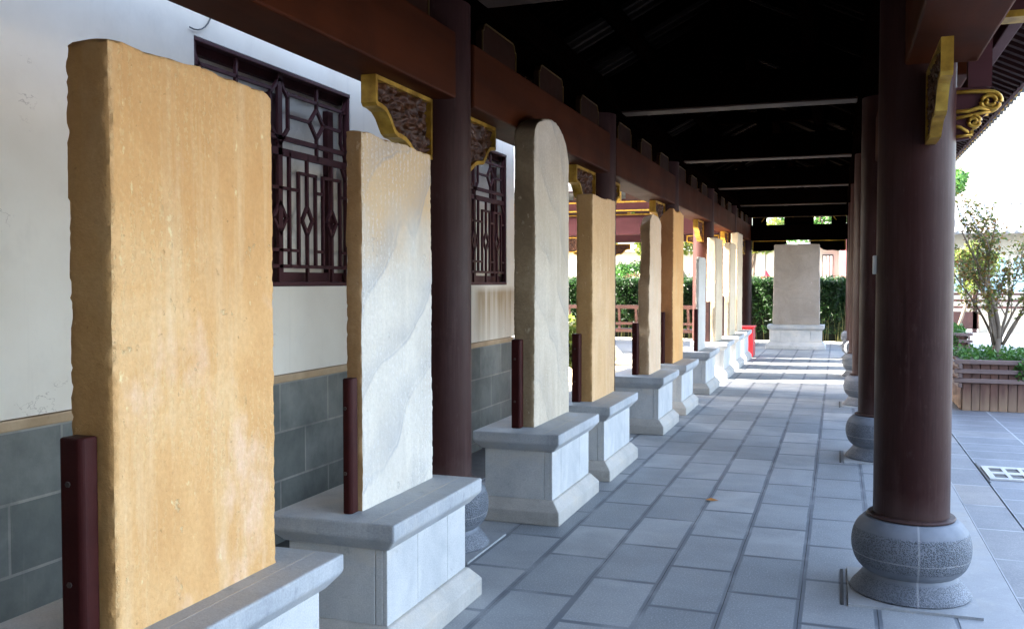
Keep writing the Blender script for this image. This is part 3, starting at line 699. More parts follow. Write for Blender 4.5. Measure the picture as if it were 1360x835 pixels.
def lattice(ya, yb):
    c = (ya+yb)/2; hw = (yb-ya)/2; X = XW-.03; f = M['lat_z']
    fr = MB(); q = .05
    for (a, b, d, e) in ((ya+.002, yb-.002, Z0+.002, Z0+.028), (ya+.002, yb-.002, Z1-.025, Z1-.002)): fr.box(X-.025, X+.03, a, b, d, e)
    for (a, b) in ((ya+.002, ya+.022), (yb-.022, yb-.002)): fr.box(X-.02, X+.025, a, b, Z0+.028, Z1-.025)
    wn = obj('window', fr, M['lat_y'], hall, bevel=.004)
    mb = MB(); T = .019; D = .02
    B = lambda p, r, wd=T: mb.bar(X, p, r, wd, D)
    lo, hi = Z0+.028, Z1-.025
    B((c, lo), (c, hi), .045)
    B((ya, 2.385), (yb, 2.385), .03); B((ya, 2.30), (yb, 2.30), .045); B((ya, 1.60), (yb, 1.60), .022)
    for s in (-1, 1):
        P = lambda d, z: (c+s*d, z)
        o1, o2 = .095, hw-.085
        B(P(o1, 2.45), P(o1, 2.64)); B(P(o1, 2.64), P(.0, 2.74)); B(P(o1, 2.45), P(.0, 2.34))
        B(P(o2, 2.45), P(o2, 2.64)); B(P(o2, 2.64), P(hw-.02, 2.73)); B(P(o2, 2.45), P(hw-.02, 2.34)); B(P(o2, 2.30), P(hw-.02, 2.20))
        d0, z0 = .43, 2.53
        for (a, b) in (((-.085, 0), (0, .095)), ((0, .095), (.085, 0)), ((.085, 0), (0, -.095)), ((0, -.095), (-.085, 0))): B(P(d0+a[0], z0+a[1]), P(d0+b[0], z0+b[1]))
        B(P(d0, z0+.095), P(d0, hi)); B(P(d0, z0-.095), P(d0, 2.30)); B(P(o1, z0), P(d0-.085, z0)); B(P(d0+.085, z0), P(o2, z0)); B(P(o1, 2.665), P(hw, 2.665))
        for dc, wv in ((.31, .10), (.615, .112)):
            B(P(dc-wv, 1.60), P(dc-wv, 2.19)); B(P(dc+wv, 1.60), P(dc+wv, 2.19)); B(P(dc-wv, 2.19), P(dc+wv, 2.19))
            B(P(dc, 2.30), P(dc, 1.985)); B(P(dc, 1.81), P(dc, lo))
            for (a, b) in (((-.06, 0), (0, .09)), ((0, .09), (.06, 0)), ((.06, 0), (0, -.09)), ((0, -.09), (-.06, 0))): B(P(dc+a[0], 1.895+a[1]), P(dc+b[0], 1.895+b[1]))
        for z in (2.08, 1.70):
            B(P(.0, z), P(.21, z)); B(P(.41, z), P(.503, z)); B(P(.727, z), P(hw, z))
        B(P(.105, 1.60), P(.105, 2.30), .02)
    for (a, b) in (((-.07, 0), (0, .1)), ((0, .1), (.07, 0)), ((.07, 0), (0, -.1)), ((0, -.1), (-.07, 0))): B((c+a[0], 1.895+a[1]), (c+b[0], 1.895+b[1]))
    obj('lattice', mb, f, wn)
    Xs = XW-.085; sh = MB()
    for (a, b, d, e) in ((ya, yb, Z0, Z0+.09), (ya, yb, Z1-.07, Z1)): sh.box(Xs-.02, Xs+.02, a, b, d, e)
    for (a, b) in ((ya, ya+.10), (c-.05, c+.05), (yb-.19, yb-.12)): sh.box(Xs-.019, Xs+.019, a, b, Z0+.09, Z1-.14)
    obj('sash_frame', sh, M['lat_z'], wn)
    obj('pane', MB().box(Xs-.035, Xs-.022, ya, yb, Z0, Z1), M['pane'], wn)
for a, b in WIN: lattice(a, b)
mb = MB().prism([(XW+.06, 3.46), (XW+.06, 3.56), (-7.0, 5.9), (-11, 3.6), (-11, 3.5)][::-1], 1, -6, 9.2)
obj('roof', mb, M['roof_tile'], hall)
obj('added_shade_wing', MB().box(-12, -6.5, 8.8, 12.75, -.1, 7.6), M['white_wall'], hall)  # unseen wing, added and made tall to keep sun off the nearer aisle
obj('added_shade_wing_roof', MB().prism([(-12.4, 7.5), (-6.1, 7.5), (-9.2, 9.2)], 1, 8.6, 12.95), M['roof_tile'], hall)
tag(obj('wall_cable', MB().tube([(XW+.012, 4.05+.16*math.cos(a), 2.99+.17*math.sin(a)) for a in [R(d) for d in range(-100, 50, 12)]], .004, 6), M['cable'], None), 'thin black cable loop hanging on the wall above the near lattice window', 'cable')

gh = thing('added_light_blocker', (3, -6, 0), 'tall cream walled block added unseen behind the viewer to cut the light', 'building')  # unseen walls added to darken the faces turned to the camera
obj('wall', MB().box(-6, 14, -7.5, -4.6, -.1, 4.6), M['white_wall'], gh)
obj('roof', MB().prism([(-8.6, 4.5), (-3.6, 4.5), (-6.0, 6.4)], 0, -6.5, 14.5), M['roof_tile'], gh)
# ------------------------------------------------------------------ plinths, steles, posts
def plinth(ya, yb, label, joints):
    x0, x1 = -2.17, -1.60; yc = (ya+yb)/2
    r = thing('stele_plinth', ((x0+x1)/2, yc, 0), label, 'plinth', 'stone plinths under the steles')
    def sec(i, z): return (x0+i, x1-i, ya+i, yb-i, z)
    obj('base_course', MB().loft([sec(0, 0.0), sec(0, .083), sec(.050, .142), sec(.070, .146)]), M['plinth_base'], r, bevel=.006)
    mb = MB(); i = .062; X0, X1, A, B_ = x0+i, x1-i, ya+i, yb-i
    mb.box(X0, X1-.02, A+.02, B_-.02, .143, .452)
    e = .0012; cuts = [A]+[A+(B_-A)*j for j in joints]+[B_]
    for a, b in zip(cuts[:-1], cuts[1:]): mb.box(X1-.0199, X1, a+e, b-e, .144, .451)
    mb.box(X0, X1-.055, A, A+.0199, .144, .451); mb.box(X1-.0525, X1-.0202, A+.0005, A+.0199, .144, .451); mb.box(X0, X1-.0202, B_-.0199, B_, .144, .451)
    obj('body', mb, M['plinth'], r, bevel=.003)
    cp = obj('cap', MB().loft([sec(.075, .446), sec(.048, .450), (x0+.01, x1-.01, ya+.01, yb-.01, .492), sec(0, .504), sec(0, .565)]), M['plinth_cap'], r, bevel=.008)
    obj('seam', MB().box(x1-.108, x1-.104, ya+.02, yb-.02, .560, .5656), M['mortar'], cp)
    return r
PL = [(1.72, 2.80, (.3, .62)), (3.18, 4.115, (.35, .74)), (5.415, 6.43, (.22, .72)), (6.77, 7.80, (.4, .8)), (9.03, 9.97, (.3, .7)), (10.47, 11.45, (.35,)), (12.5, 13.60, (.3, .66)), (14.60, 15.62, (.3, .7)), (16.36, 17.41, (.5,)), (17.85, 18.88, (.5,))]
PLAB = ['pale stone plinth under the big ochre stele, nearest of its row', 'pale stone plinth under the grey veined white marble stele', 'bluish stone plinth under the round topped grey stele',
        'pale stone plinth under the square tan stele behind the round topped one', 'stone plinth under the narrow broken pinkish stele', 'stone plinth under the orange stele with dark side',
        'stone plinth under the thin low white slab', 'sunlit plinth under the first cream stele past the thin white slab', 'sunlit plinth under the middle one of three far cream steles', 'sunlit plinth beside the red box, last of the row']
for (a, b, j), lb in zip(PL, PLAB): plinth(a, b, lb, j)

def stele(label, y0, y1, xf, xb, zt, mats, top=lambda u: 0, chip=.010, deform=None, taper=0, seed=0, cell=.013, lean=0):
    # block with front +x face; material 0 = front/back, 1 = sides and top
    zb = .557; ny = max(8, int((y1-y0)/cell)); nz = int((zt-zb)/cell); nx = max(3, int((xf-xb)/.015))
    bm = bmesh.new(); cache = {}
    def vtx(i, j, k):
        key = (i, j, k)
        if key in cache: return cache[key]
        u, v, w_ = i/ny, j/nz, k/nx
        zt2 = zt-top(u); z = zb+(zt2-zb)*v
        y = y0+(y1-y0)*u; y += (u-.5)*2*(-taper)*v
        x = xb+(xf-xb)*w_+lean*v
        ne = (i in (0, ny))+(j == nz)+(k in (0, nx))
        p = Vector((x, y, z)); s = Vector((seed*3.1, seed*1.7, seed*.9))
        d = noise.noise(p*2.2+s)*.005+noise.noise(p*9+s)*.0022+noise.noise(p*30+s)*.001
        if k in (0, nx): p.x += d*(1 if k == nx else -1)
        if i in (0, ny): p.y += (noise.noise(p*2.3+s*2)*.005+noise.noise(p*37+s)*.0022)*(-1 if i == 0 else 1)
        if j == nz: p.z += noise.noise(p*5+s)*.012+noise.noise(p*18+s)*.006
        if ne >= 2 and j > 0:
            amt = chip*(.28+1.0*max(0, noise.noise(p*6+s*.3)-.3)+.8*max(0, noise.noise(p*45+s)))
            if i in (0, ny): p.y += amt*(1 if i == 0 else -1)
            if k in (0, nx): p.x += amt*(1 if k == 0 else -1)
            if j == nz: p.z -= amt
        if deform: p = deform(p, u, v, w_)
        cache[key] = bm.verts.new(p); return cache[key]
    def quad(a, b, c, d, mi):
        f = bm.faces.new((vtx(*a), vtx(*b), vtx(*c), vtx(*d))); f.material_index = mi; f.smooth = True
    for i in range(ny):
        for j in range(nz):
            quad((i, j, nx), (i+1, j, nx), (i+1, j+1, nx), (i, j+1, nx), 0); quad((i, j, 0), (i, j+1, 0), (i+1, j+1, 0), (i+1, j, 0), 0)
    for j in range(nz):
        for k_ in range(nx):
            quad((0, j, k_), (0, j, k_+1), (0, j+1, k_+1), (0, j+1, k_), 1); quad((ny, j, k_), (ny, j+1, k_), (ny, j+1, k_+1), (ny, j, k_+1), 1)
    for i in range(ny):
        for k_ in range(nx):
            quad((i, nz, k_), (i, nz, k_+1), (i+1, nz, k_+1), (i+1, nz, k_), 1); quad((i, 0, k_), (i+1, 0, k_), (i+1, 0, k_+1), (i, 0, k_+1), 1)
    org = Vector(((xf+xb)/2, (y0+y1)/2, 0))
    bmesh.ops.translate(bm, verts=bm.verts, vec=-org)
    bmesh.ops.recalc_face_normals(bm, faces=bm.faces)
    me = bpy.data.meshes.new('stone_stele'); bm.to_mesh(me); bm.free()
    for m in mats: me.materials.append(M[m])
    me.set_sharp_from_angle(angle=R(50))
    o = bpy.data.objects.new('stone_stele', me); COL.objects.link(o); o.location = org; ORG[o.name] = org
    return tag(o, label, 'stele', 'inscribed stone steles')
def rnd(r, h):      # rounded shoulders of width r (fraction) and drop h
    def f(u):
        d = min(u, 1-u)
        return 0 if d >= r else h*(1-math.sqrt(max(0, 1-((r-d)/r)**2)))
    return f
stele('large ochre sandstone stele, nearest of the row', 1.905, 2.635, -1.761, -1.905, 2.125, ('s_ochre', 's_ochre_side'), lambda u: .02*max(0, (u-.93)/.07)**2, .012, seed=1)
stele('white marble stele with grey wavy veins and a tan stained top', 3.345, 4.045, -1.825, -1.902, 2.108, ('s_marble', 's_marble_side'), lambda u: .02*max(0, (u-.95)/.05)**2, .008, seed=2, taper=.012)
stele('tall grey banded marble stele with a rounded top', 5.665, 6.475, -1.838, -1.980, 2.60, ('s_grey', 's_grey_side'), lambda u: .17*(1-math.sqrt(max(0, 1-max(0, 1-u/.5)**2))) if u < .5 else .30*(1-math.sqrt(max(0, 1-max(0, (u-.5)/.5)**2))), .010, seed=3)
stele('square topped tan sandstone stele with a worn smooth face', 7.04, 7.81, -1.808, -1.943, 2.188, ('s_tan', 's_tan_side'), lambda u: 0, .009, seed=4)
def broken(p, u, v, w_):
    if v > .60:
        a = min(1, (v-.60)/.06)*(1-.25*math.sin(v*21))
        near = max(0, 1-u/.55)
        p.y += .10*a*near*(1-.6*w_)+.02*noise.noise(p*14); p.z -= .06*max(0, (v-.9)/.1)*near*(1-w_)
    b = math.exp(-((v-.30)/.035)**2); p.y += .05*b*max(0, 1-u/.3)*w_
    return p
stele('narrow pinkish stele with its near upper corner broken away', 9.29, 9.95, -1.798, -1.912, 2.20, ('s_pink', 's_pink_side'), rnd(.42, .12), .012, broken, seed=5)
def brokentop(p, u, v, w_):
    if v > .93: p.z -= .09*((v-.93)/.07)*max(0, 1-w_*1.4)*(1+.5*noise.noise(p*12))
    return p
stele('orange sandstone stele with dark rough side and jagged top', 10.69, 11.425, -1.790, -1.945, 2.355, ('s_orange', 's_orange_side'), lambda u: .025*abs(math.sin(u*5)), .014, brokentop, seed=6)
stele('thin low white slab standing in front of the lit column', 12.76, 13.46, -1.788, -1.832, 1.85, ('s_pale', 's_pale'), rnd(.25, .06), .007, seed=7)
stele('cream stele with a sunlit side, first past the thin white slab', 14.76, 15.60, -1.800, -1.945, 2.20, ('s_cream', 's_cream'), lambda u: 0, .01, seed=8)
stele('cream stele standing between two other far cream steles', 16.48, 17.36, -1.768, -1.892, 2.195, ('s_cream', 's_cream'), rnd(.2, .05), .01, seed=9)
stele('tallest of the far cream steles, beside the red box', 17.92, 18.80, -1.785, -1.92, 2.44, ('s_cream', 's_cream'), lambda u: 0, .01, seed=10)

def post(xa, xb, y, zt, label, m='post'):
    r = thing('support_post', ((xa+xb)/2, y-.03, .566), label, 'post', 'wooden posts bracing the steles')
    mb = MB(); c = .012
    mb.prism([(xa, y-.060), (xb-c, y-.060), (xb, y-.060+c), (xb, y-.004), (xa, y-.004)], 2, .566, zt)
    obj('post_bar', mb, M[m], r, bevel=.006)
    for z in (.566+(zt-.566)*.30, .566+(zt-.566)*.78):
        obj('bolt', MB().tube([((xa+xb)/2-.008, y-.0595, z), ((xa+xb)/2-.008, y-.064, z)], .008, 6), M['iron'], r)
post(-1.872, -1.800, 1.895, 1.105, 'dark red wooden post bracing the big ochre stele')
post(-1.876, -1.836, 3.335, 1.115, 'dark red wooden post against the veined white marble stele')
post(-1.972, -1.908, 5.65, 1.135, 'dark red wooden post against the round topped grey stele')
post(-1.956, -1.890, 7.025, 1.10, 'dark red wooden post against the square tan stele')
post(-1.958, -1.896, 9.275, 1.09, 'dark red wooden post against the narrow broken pinkish stele')
post(-1.935, -1.878, 10.675, 1.16, 'dark red wooden post against the orange stele with dark side')
post(-1.842, -1.790, 12.745, 1.14, 'dark red wooden post against the thin low white slab')
post(-1.985, -1.885, 14.745, 1.20, 'sunlit red post against the first cream stele past the white slab', 'rail')
post(-1.945, -1.865, 16.465, 1.26, 'sunlit red post against the middle far cream stele', 'rail')
post(-1.965, -1.885, 17.905, 1.26, 'sunlit red post against the tallest far cream stele', 'rail')

# end stele on its broad plinth, facing the camera
r = thing('stele_plinth', (-.89, 22.05, 0), 'broad pale stone plinth with three panels at the corridor end', 'plinth')
def sec2(i, z): return (-1.535+i, -.245-i, 21.70+i, 22.42-i, z)
obj('base_course', MB().loft([sec2(0, 0), sec2(0, .08), sec2(.05, .15), sec2(.09, .152)]), M['plinth'], r, bevel=.008)
mb = MB().box(-1.45, -.33, 21.82, 22.33, .15, .43)
for a, b in ((-1.46, -1.215), (-1.21, -.575), (-.57, -.32)): mb.box(a, b, 21.79, 21.8195, .151, .43)
obj('body', mb, M['plinth'], r, bevel=.004)
obj('cap', MB().loft([sec2(.09, .425), sec2(.06, .43), sec2(.03, .47), sec2(.03, .535), sec2(.035, .540)]), M['plinth_cap'], r, bevel=.01)
o = MB(); me_ = None
def endstele():
    bm = bmesh.new(); nx, nz, ny = 44, 80, 6; x0, x1, y0, y1, zb, zt = -1.405, -.375, 21.96, 22.14, .535, 2.365; cache = {}
    def vt(i, j, k_):
        if (i, j, k_) in cache: return cache[(i, j, k_)]
        u, v = i/nx, j/nz; p = Vector((x0+(x1-x0)*u+.02*v*(1-2*u), y0+(y1-y0)*k_/ny, zb+(zt-zb)*v)); q = p.copy()
        if i in (0, nx): p.x += noise.noise(q*6)*.008
        if j == nz: p.z += noise.noise(q*6)*.008
        if k_ in (0, ny): p.y += noise.noise(q*4)*.006
        if (i in (0, nx))+(j == nz)+(k_ in (0, ny)) >= 2 and j > 0:
            a = .008+.012*max(0, noise.noise(q*10)); p.x += a*(1 if i == 0 else -1 if i == nx else 0)
            if j == nz: p.z -= a
        cache[(i, j, k_)] = bm.verts.new(p-Vector((-.89, 22.05, 0))); return cache[(i, j, k_)]
    def Q(*c): f = bm.faces.new([vt(*a) for a in c]); f.smooth = True
    for i in range(nx):
        for j in range(nz):
            Q((i, j, 0), (i+1, j, 0), (i+1, j+1, 0), (i, j+1, 0)); Q((i, j, ny), (i, j+1, ny), (i+1, j+1, ny), (i+1, j, ny))
    for k_ in range(ny):
        for j in range(nz): Q((0, j, k_), (0, j+1, k_), (0, j+1, k_+1), (0, j, k_+1)); Q((nx, j, k_), (nx, j, k_+1), (nx, j+1, k_+1), (nx, j+1, k_))
        for i in range(nx): Q((i, nz, k_), (i+1, nz, k_), (i+1, nz, k_+1), (i, nz, k_+1)); Q((i, 0, k_), (i, 0, k_+1), (i+1, 0, k_+1), (i+1, 0, k_))
    bmesh.ops.recalc_face_normals(bm, faces=bm.faces)
    me = bpy.data.meshes.new('stone_stele'); bm.to_mesh(me); bm.free(); me.materials.append(M['s_rose']); me.set_sharp_from_angle(angle=R(50))
    o = bpy.data.objects.new('stone_stele', me); COL.objects.link(o); o.location = (-.89, 22.05, 0)
    tag(o, 'wide rosy grey stele facing down the corridor at its end', 'stele')
endstele()
rb = thing('red_box', (-1.70, 19.15, 0), 'red metal box standing behind the last plinth of the row', 'box')
obj('cabinet', MB().box(-1.82, -1.585, 18.98, 19.5, .02, .59), M['red_paint'], rb, bevel=.008)
obj('lid', MB().box(-1.84, -1.565, 18.96, 19.52, .592, .625), M['red_paint'], rb, bevel=.006)

# ------------------------------------------------------------------ small things on the floor
tag(obj('fallen_leaf', MB().add([(-.80+dx, 6.41+dy, z) for dx, dy, z in ((-.045, 0, .008), (-.01, .03, .018), (.045, .015, .006), (.0, -.028, .012), (.0, 0, .004))], [(0, 4, 1), (1, 4, 2), (2, 4, 3), (3, 4, 0)]), M['leaf_dry'], None), 'dry orange brown leaf lying on the paving', 'leaf')
for y in (4.83, 8.445, 12.06):
    lab = {4.83: 'thin dark strip set in the paving beside the nearest round column base', 8.445: 'thin dark strip set in the paving beside the second column base', 12.06: 'thin dark strip set in the paving beside the third column base'}[y]
    tag(obj('edging_strip', MB().box(.028, .0425, y-.29, y+.27, 0, .004), M['cable'], None), lab, 'strip', 'strips beside the column bases')
gr = thing('drain_grate', (1.30, 8.1, 0), 'pale concrete drain grate with six dark slots in the courtyard paving', 'grate')
mb = MB(); ys_ = [7.82, 7.87, 8.03, 8.11, 8.27, 8.34]
xs_ = [1.11, 1.155, 1.245, 1.275, 1.365, 1.395, 1.485, 1.52]
for i in range(7):
    for j in range(5):
        if i in (1, 3, 5) and j in (1, 3): continue
        mb.box(xs_[i], xs_[i+1], ys_[j], ys_[j+1], -.001, .012)
bm = bmesh.new()
obj('grate_frame', mb, M['grate'], gr)
obj('slot_pit', MB().box(1.112, 1.518, 7.822, 8.338, -.0015, .003), M['cable'], gr)
obj('gap', MB().box(1.09, 1.10, 7.7, 8.5, -.001, .0035), M['cable'], gr)

# ------------------------------------------------------------------ planter with small tree
def planter(x0, x1, y0, y1, zt, label):
    p = thing('wooden_planter', ((x0+x1)/2, (y0+y1)/2, 0), label, 'planter', 'wooden planters in the courtyard')
    mb = MB(); x = x0+.035
    while x < x1-.05:
        wd = min(random.uniform(.085, .115), x1-.03-x); mb.box(x, x+wd-.006, y0+.02, y0+.05, 0, zt-.03); mb.box(x, x+wd-.006, y1-.05, y1-.02, 0, zt-.03); x += wd
    y = y0+.055
    while y < y1-.06:
        wd = min(.10, y1-.055-y); mb.box(x0+.02, x0+.05, y, y+wd-.006, 0, zt-.03); mb.box(x1-.05, x1-.02, y, y+wd-.006, 0, zt-.03); y += wd
    obj('planks', mb, M['plank'], p, bevel=.004)
    obj('lining', MB().box(x0+.052, x1-.052, y0+.052, y1-.052, .01, zt-.06), M['soil'], p)
    for q, z in enumerate((zt-.05, zt-.16, zt-.27)):
        ex = .06
        for (a, b, c, d) in ((x0-ex, x1+ex, y0-.02, y0+.018), (x0-ex, x1+ex, y1-.018, y1+.02)): obj('rail', MB().box(a, b, c, d, z, z+.05), M['plank_rail'], p, bevel=.005)
        for (a, b, c, d) in ((x0-.02, x0+.018, y0-ex, y1+ex), (x1-.018, x1+.02, y0-ex, y1+ex)): obj('rail', MB().box(a, b, c, d, z-.054, z-.004), M['plank_rail'], p, bevel=.005)
    if zt > .5:
        n = 2600; pts = np.stack([rng.uniform(x0+.03, x1-.03, n), rng.uniform(y0+.02, y1-.02, n), zt-.02+.10*rng.uniform(0, 1, n)**1.5], 1)
        pts[:, 2] += .05*np.sin(pts[:, 0]*9)*np.cos(pts[:, 1]*7)
        ext = np.stack([rng.normal(x0+.66, .05, 140), y0-.02+rng.uniform(-.03, .05, 140), rng.normal(zt-.12, .05, 140)], 1)
        gc = leaves('planter_ground_cover', np.concatenate([pts, ext]), .055, M['lf_green'], None, .6, .5)
        tag(gc, 'low green leaves filling the wooden planter around the slim tree' if x0 > 1.3 else 'low green leaves filling the farther planter', 'ground cover', None, 'stuff')
planter(1.36, 3.4, 11.95, 13.3, .60, 'weathered brown plank planter holding the slim tree')
planter(1.15, 2.06, 17.0, 18.1, .66, 'weathered plank planter farther back, mostly behind the columns')
tr = thing('slim_tree', (1.835, 12.62, .55), 'slim many stemmed tree with sparse small leaves in the planter', 'tree')
mb = MB(); tips = []
def limb(p, d, L, r0, depth):
    p = Vector(p); d = Vector(d).normalized(); pts = [p.copy()]; rad = [r0]; n = 7
    for i in range(n):
        d = (d+Vector((random.gauss(0, .09), random.gauss(0, .09), random.gauss(.03, .05)))).normalized(); p = p+d*L/n; pts.append(p.copy()); rad.append(r0*(1-.75*(i+1)/n))
    mb.tube(pts, rad, 7)
    for i in range(2, n+1): tips.append((pts[i].copy(), depth))
    if depth < 2:
        for i in range(2, n):
            for _ in range(2 if depth else 1):
                a = random.uniform(0, 6.28); limb(pts[i], d*1.0+Vector((math.cos(a)*.7, math.sin(a)*.7, random.uniform(.0, .5))), L*random.uniform(.28, .48), rad[i]*.55, depth+1)
mb.tube([(1.83, 12.62, .50), (1.835, 12.62, .66), (1.845, 12.62, .82)], [.062, .048, .042], 9)
for (dx, dy, L, r0) in ((-.10, .02, 1.55, .032), (.10, .0, 1.50, .032), (-.33, .05, 1.25, .018), (-.16, -.1, 1.3, .018), (.35, .08, 1.25, .020), (.55, -.08, 1.15, .016), (.2, .2, 1.25, .018), (-.5, -.1, 1.0, .013), (.75, .1, 1.1, .014)):
    limb((1.84+dx*.1, 12.62+dy*.2, .74), (dx*.7, dy, 1), L, r0, 0)
obj('stems', mb, M['bark'], tr, smooth='all')
pts = []
for p, dp in tips:
    if p.z < 1.05: continue
    n = random.choice((1, 2)) if dp == 2 else 1
    for _ in range(n): pts.append((p.x+random.gauss(0, .03), p.y+random.gauss(0, .03), p.z+random.gauss(0, .03)))
leaves('foliage', pts, .050, M['lf_small'], tr, .55)

# ------------------------------------------------------------------ hedge behind the corridor end, garden greenery
def hedge(name, x0, x1, y0, y1, h, label, n, m='lf_hedge'):
    hd = thing(name, ((x0+x1)/2, (y0+y1)/2, 0), label, 'hedge')
    x = rng.uniform(x0, x1, n); face = rng.uniform(0, 1, n)
    topn = face < .35
    y = np.where(topn, rng.uniform(y0, y1, n), y0+np.abs(rng.normal(0, .10, n)))
    z = np.where(topn, h+rng.normal(0, .05, n), h*(1-rng.uniform(0, 1, n)**1.25*.86))
    keep = (z > .62) | (rng.uniform(0, 1, n) < .35)
    y += .06*np.sin(x*5)+.04*np.sin(x*13+z*7)
    leaves('foliage', np.stack([x, y, z], 1)[keep], .11, M[m], hd, .22, -.1)
    obj('core', MB().box(x0+.05, x1-.05, y0+.42, y1-.12, .0, h-.1), M['hedge_core'], hd)
    ms = MB()
    for _ in range(int((x1-x0)*16)):
        a = random.uniform(x0, x1); b = random.uniform(y0+.03, y0+.35); ms.tube([(a, b, 0), (a+random.gauss(0, .04), b+random.gauss(0, .03), .5), (a+random.gauss(0, .09), b, 1.0)], [.009, .008, .006], 5)
    obj('stems', ms, M['stem'], hd)
hedge('hedge', -14, 1.25, 24.5, 25.5, 1.52, 'clipped bamboo hedge with a bright top behind the corridor end', 90000)
def shrub(name, c, rad, n, m, size, label, cat='shrub', flat=.8, group=None):
    sh = thing(name, (c[0], c[1], 0), label, cat, group)
    cs = [(c[0]+random.gauss(0, rad*.35), c[1]+random.gauss(0, rad*.35), c[2]+random.gauss(0, rad*.2)) for _ in range(9)]
    leaves('foliage', clumps(cs, [rad*random.uniform(.45, .7) for _ in cs], n//9, flat), size, M[m], sh, .45)
    ms = MB()
    for q in cs[:6]: ms.tube([(c[0], c[1], -.1), ((c[0]+q[0])/2, (c[1]+q[1])/2, q[2]*.5), q], [.02, .014, .006], 6)
    obj('stems', ms, M['bark'], sh)
shrub('mound_shrub', (-6.1, 28.0, 1.2), .85, 4500, 'lf_brown', .11, 'rounded russet mound shrub behind the hedge, seen between two steles')
shrub('green_shrub', (-6.5, 30.0, 1.6), .8, 3500, 'lf_green', .12, 'bright green shrub behind the russet mound')
shrub('pink_flower_bush', (-2.9, 26.6, 1.45), .55, 2500, 'lf_pink', .07, 'pink flowering bush peeping over the hedge left of the end stele', flat=.5)
shrub('bamboo_clump', (-4.55, 16.3, .45), .55, 1000, 'lf_yellow', .16, 'bright yellow green leafy plant in the sunny garden', 'plant')
shrub('bamboo_clump', (-3.75, 12.9, .55), .45, 900, 'lf_yellow', .15, 'leafy bright green plant beside the tan square stele', 'plant')
def rock(c, s, label, seed):
    bm = bmesh.new(); bmesh.ops.create_icosphere(bm, subdivisions=4, radius=1)
    for v in bm.verts:
        n_ = noise.noise(v.co*1.3+Vector((seed, 0, 0)))*.35+noise.noise(v.co*3.5+Vector((seed, 3, 0)))*.14
        v.co = v.co*(1+n_); v.co = Vector((v.co.x*s[0], v.co.y*s[1], v.co.z*s[2]))
    me = bpy.data.meshes.new('garden_rock'); bm.to_mesh(me); bm.free(); me.materials.append(M['s_cream'])
    o = bpy.data.objects.new('garden_rock', me); COL.objects.link(o); o.location = c; tag(o, label, 'rock', 'rocks in the garden')
rock((-3.95, 14.6, .02), (.30, .28, .30), 'squat tan rock in the sunny garden behind the tan stele', 1)
rock((-4.9, 17.6, .05), (.8, .35, .38), 'long pale rock below the red brown railing', 4)

def tree(name, base, h, crown_c, rad, n, m, size, label, trunk_r=.14):
    t_ = thing(name, base, label, 'tree', 'trees beyond the corridor')
    b = Vector(base); ms = MB(); cs = []; rs = []
    top_ = Vector(crown_c)
    ms.tube([b+Vector((0, 0, -.1)), b+(top_-b)*.4+Vector((.15, 0, 0)), top_], [trunk_r, trunk_r*.75, trunk_r*.4], 10)
    for i in range(24):
        v = Vector((random.gauss(0, 1), random.gauss(0, 1), random.gauss(0, .6))).normalized()*rad*random.uniform(.35, 1)
        c_ = top_+v; cs.append(tuple(c_)); rs.append(rad*random.uniform(.22, .38))
        if i < 14: ms.tube([b+(top_-b)*random.uniform(.55, .95), top_+v*.5+Vector((0, 0, .1)), c_], [trunk_r*.35, trunk_r*.22, .015], 6)
    obj('trunk', ms, M['bark'], t_, smooth='all')
    leaves('crown', clumps(cs, rs, n//24, .75), size, M[m], t_, .5)
tree('garden_tree', (-3.9, 29.3, -.1), 4, (-5.2, 29, 3.0), 1.0, 7000, 'lf_yellow', .14, 'yellow green tree whose curved trunk shows beside the lit column', .12)
tree('garden_tree', (-8.2, 31, -.1), 4, (-7.2, 30.5, 3.45), 1.25, 9000, 'lf_yellow', .14, 'sunlit yellow green tree seen between the tan and pinkish steles', .12)
tree('garden_tree', (-2.9, 29.5, -.1), 4, (-2.3, 28.6, 2.75), .72, 5000, 'lf_yellow', .12, 'low spreading tree over the hedge left of the end stele', .06)
tree('garden_tree', (-.6, 36, -.1), 5, (-1.0, 36, 4.4), 1.7, 8000, 'lf_green', .16, 'leafy tree behind the white wall above the end stele', .13)
tree('garden_tree', (4.0, 46, -.1), 6, (4.2, 46, 5.6), 1.25, 9000, 'lf_green', .20, 'bright green tree above the tiled roof right of the nearest column', .16)
tree('garden_tree', (3.3, 30.4, -.1), 3, (3.6, 30.4, 2.1), .85, 3500, 'lf_yellow', .10, 'small yellowish tree in the sunny court behind the slim tree', .06)

gw = thing('garden_wall', (-8, 33, 0), 'long white garden wall behind the hedge', 'wall')
obj('wall', MB().box(-22, -1.0, 32.9, 33.2, -.1, 2.60), M['white_wall'], gw)
obj('coping', MB().prism([(32.7, 2.605), (33.4, 2.605), (33.05, 2.80)], 0, -22, -1.0), M['roof_tile'], gw)
hs = thing('white_house', (.3, 31.5, 0), 'white house with a barred doorway right of the end stele', 'house')
obj('wall', MB().box(-.98, .02, 30.6, 34, -.1, 2.62), M['white_wall'], hs)
dr = obj('door', MB().box(-.46, -.16, 30.57, 30.598, 1.35, 2.35), M['plaster'], hs)
mb = MB()
for a in (-.46, -.36, -.255, -.16): mb.box(a-.012, a+.012, 30.55, 30.569, 1.35, 2.35)
mb.box(-.47, -.15, 30.55, 30.568, 2.33, 2.37)
obj('door_bars', mb, M['cable'], dr)
obj('green_notice', MB().box(-.36, -.26, 30.54, 30.549, 1.42, 1.66), M['lf_green'], dr)
obj('dark_vent', MB().box(-.14, .015, 30.57, 30.598, 1.22, 1.40), M['cable'], hs)
obj('roof', MB().box(-1.1, .06, 30.3, 34.2, 2.622, 2.74), M['roof_tile'], hs)
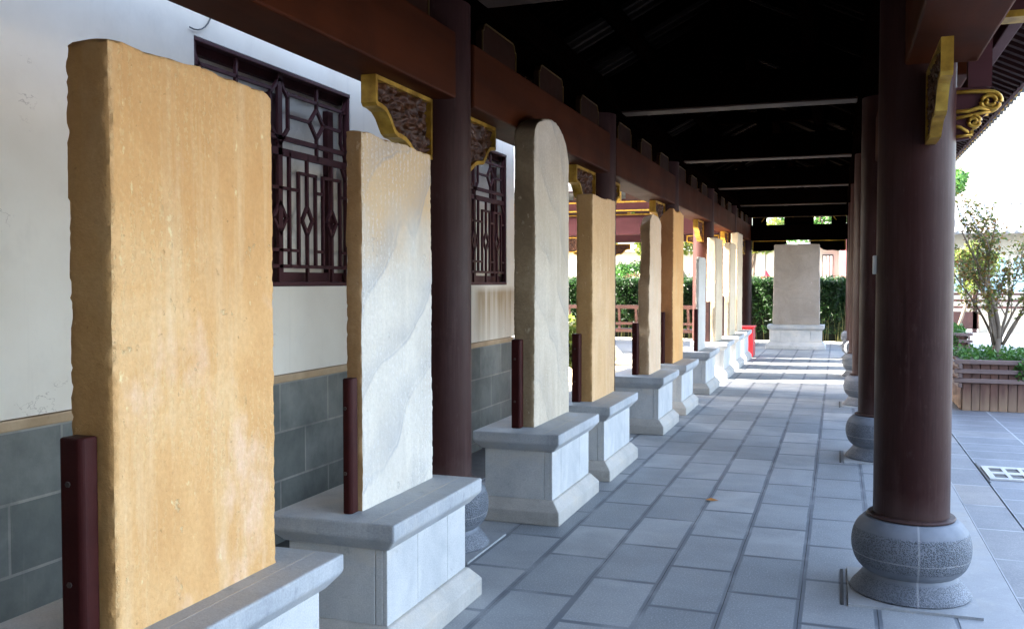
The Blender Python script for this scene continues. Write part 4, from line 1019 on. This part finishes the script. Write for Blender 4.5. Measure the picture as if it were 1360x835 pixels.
k_ = thing('red_pillar', (.21, 30.3, 0), 'dusty red pillar right of the white house', 'pillar')
obj('shaft', MB().box(  .06, .36, 30.0, 30.5, .15, 3.1), plain('dusty_red_paint', (.34, .10, .11), (.42, .15, .15), 2, .7, .1), k_, bevel=.02)
obj('foot', MB().box(.03, .42, 29.94, 30.56, -.1, .15), M['border'], k_)
ln = thing('hanging_lantern', (-2.04, 28.6, 1.6), 'small red lantern hanging on a dark cord left of the end stele', 'lantern')
obj('cord', MB().tube([(-2.04, 28.6, 2.5), (-2.04, 28.6, 1.84)], .016, 6), M['cable'], ln)
obj('lantern_body', MB().lathe([(.02, 1.85), (.05, 1.83), (.07, 1.77), (.13, 1.70), (.14, 1.62), (.09, 1.57)], -2.04, 28.6, 16), M['red_paint'], ln, smooth='all')

# ------------------------------------------------------------------ courtyard background on the right
sh = thing('tiled_roof_hall', (5, 35, 0), 'low white hall with pale ribbed tile roof beyond the courtyard', 'building')
obj('wall', MB().box(.95, 14, 33.2, 39, -.1, 3.2), M['white_wall'], sh)
rf = obj('roof', MB().prism([(32.4, 3.05), (36.0, 4.25), (39.6, 3.05)], 0, .9, 14.2), plain('pale_roof_tile', (.20, .21, .22), (.27, .28, .29), 8, .8, .3), sh)
mb = MB(); x = 1.0
while x < 14:
    mb.tube([(x, 32.36, 3.06), (x, 35.95, 4.27)], .06, 8); x += .28
obj('tile_ribs', mb, M['roof_tile'], rf, smooth=True)
obj('ridge', MB().box(.9, 14.2, 35.8, 36.2, 4.2, 4.5), M['white_wall'], rf)
bg = plain('blue_tinted_glass', (.22, .36, .42), (.34, .48, .54), 2, .2, 0)
for x in (3.1, 4.15, 5.2, 6.25):
    wn = obj('window', MB().box(x, x+.95, 33.16, 33.198, 1.15, 2.35), M['white_metal'], sh); obj('pane', MB().box(x+.06, x+.89, 33.14, 33.159, 1.2, 2.3), bg, wn)
fn = thing('red_fence', (5, 30.9, 0), 'low red brown board fence with dark rails across the courtyard', 'fence')
obj('boards', MB().box(1.6, 4.0, 30.9, 30.96, .1, .62), M['rail'], fn)
obj('low_wall', MB().box(4.02, 10, 30.85, 31.05, -.1, .66), M['white_wall'], fn)
for z in (.72, .92, 1.12): obj('rail', MB().box(1.6, 10, 30.84, 30.9, z, z+.07), M['rail'], fn)
for x in (1.7, 3.9, 6.1, 8.3): obj('post', MB().box(x-.06, x+.06, 30.90, 31.0, -.1, 1.3), M['rail'], fn)
tb = thing('white_apartment_block', (9, 62, 0), 'pale high building with grey framed window far behind the roofs', 'building')
obj('wall', MB().box(4.6, 30, 60, 70, -.1, 12), M['white_wall'], tb)
for x in (4.9, 9.6):
    for z in (8.3,):
        wn = obj('window', MB().box(x, x+1.3, 59.94, 59.998, z, z+1.3), M['plaster'], tb); obj('pane', MB().box(x+.1, x+1.2, 59.9, 59.939, z+.1, z+1.2), M['white_metal'], wn)
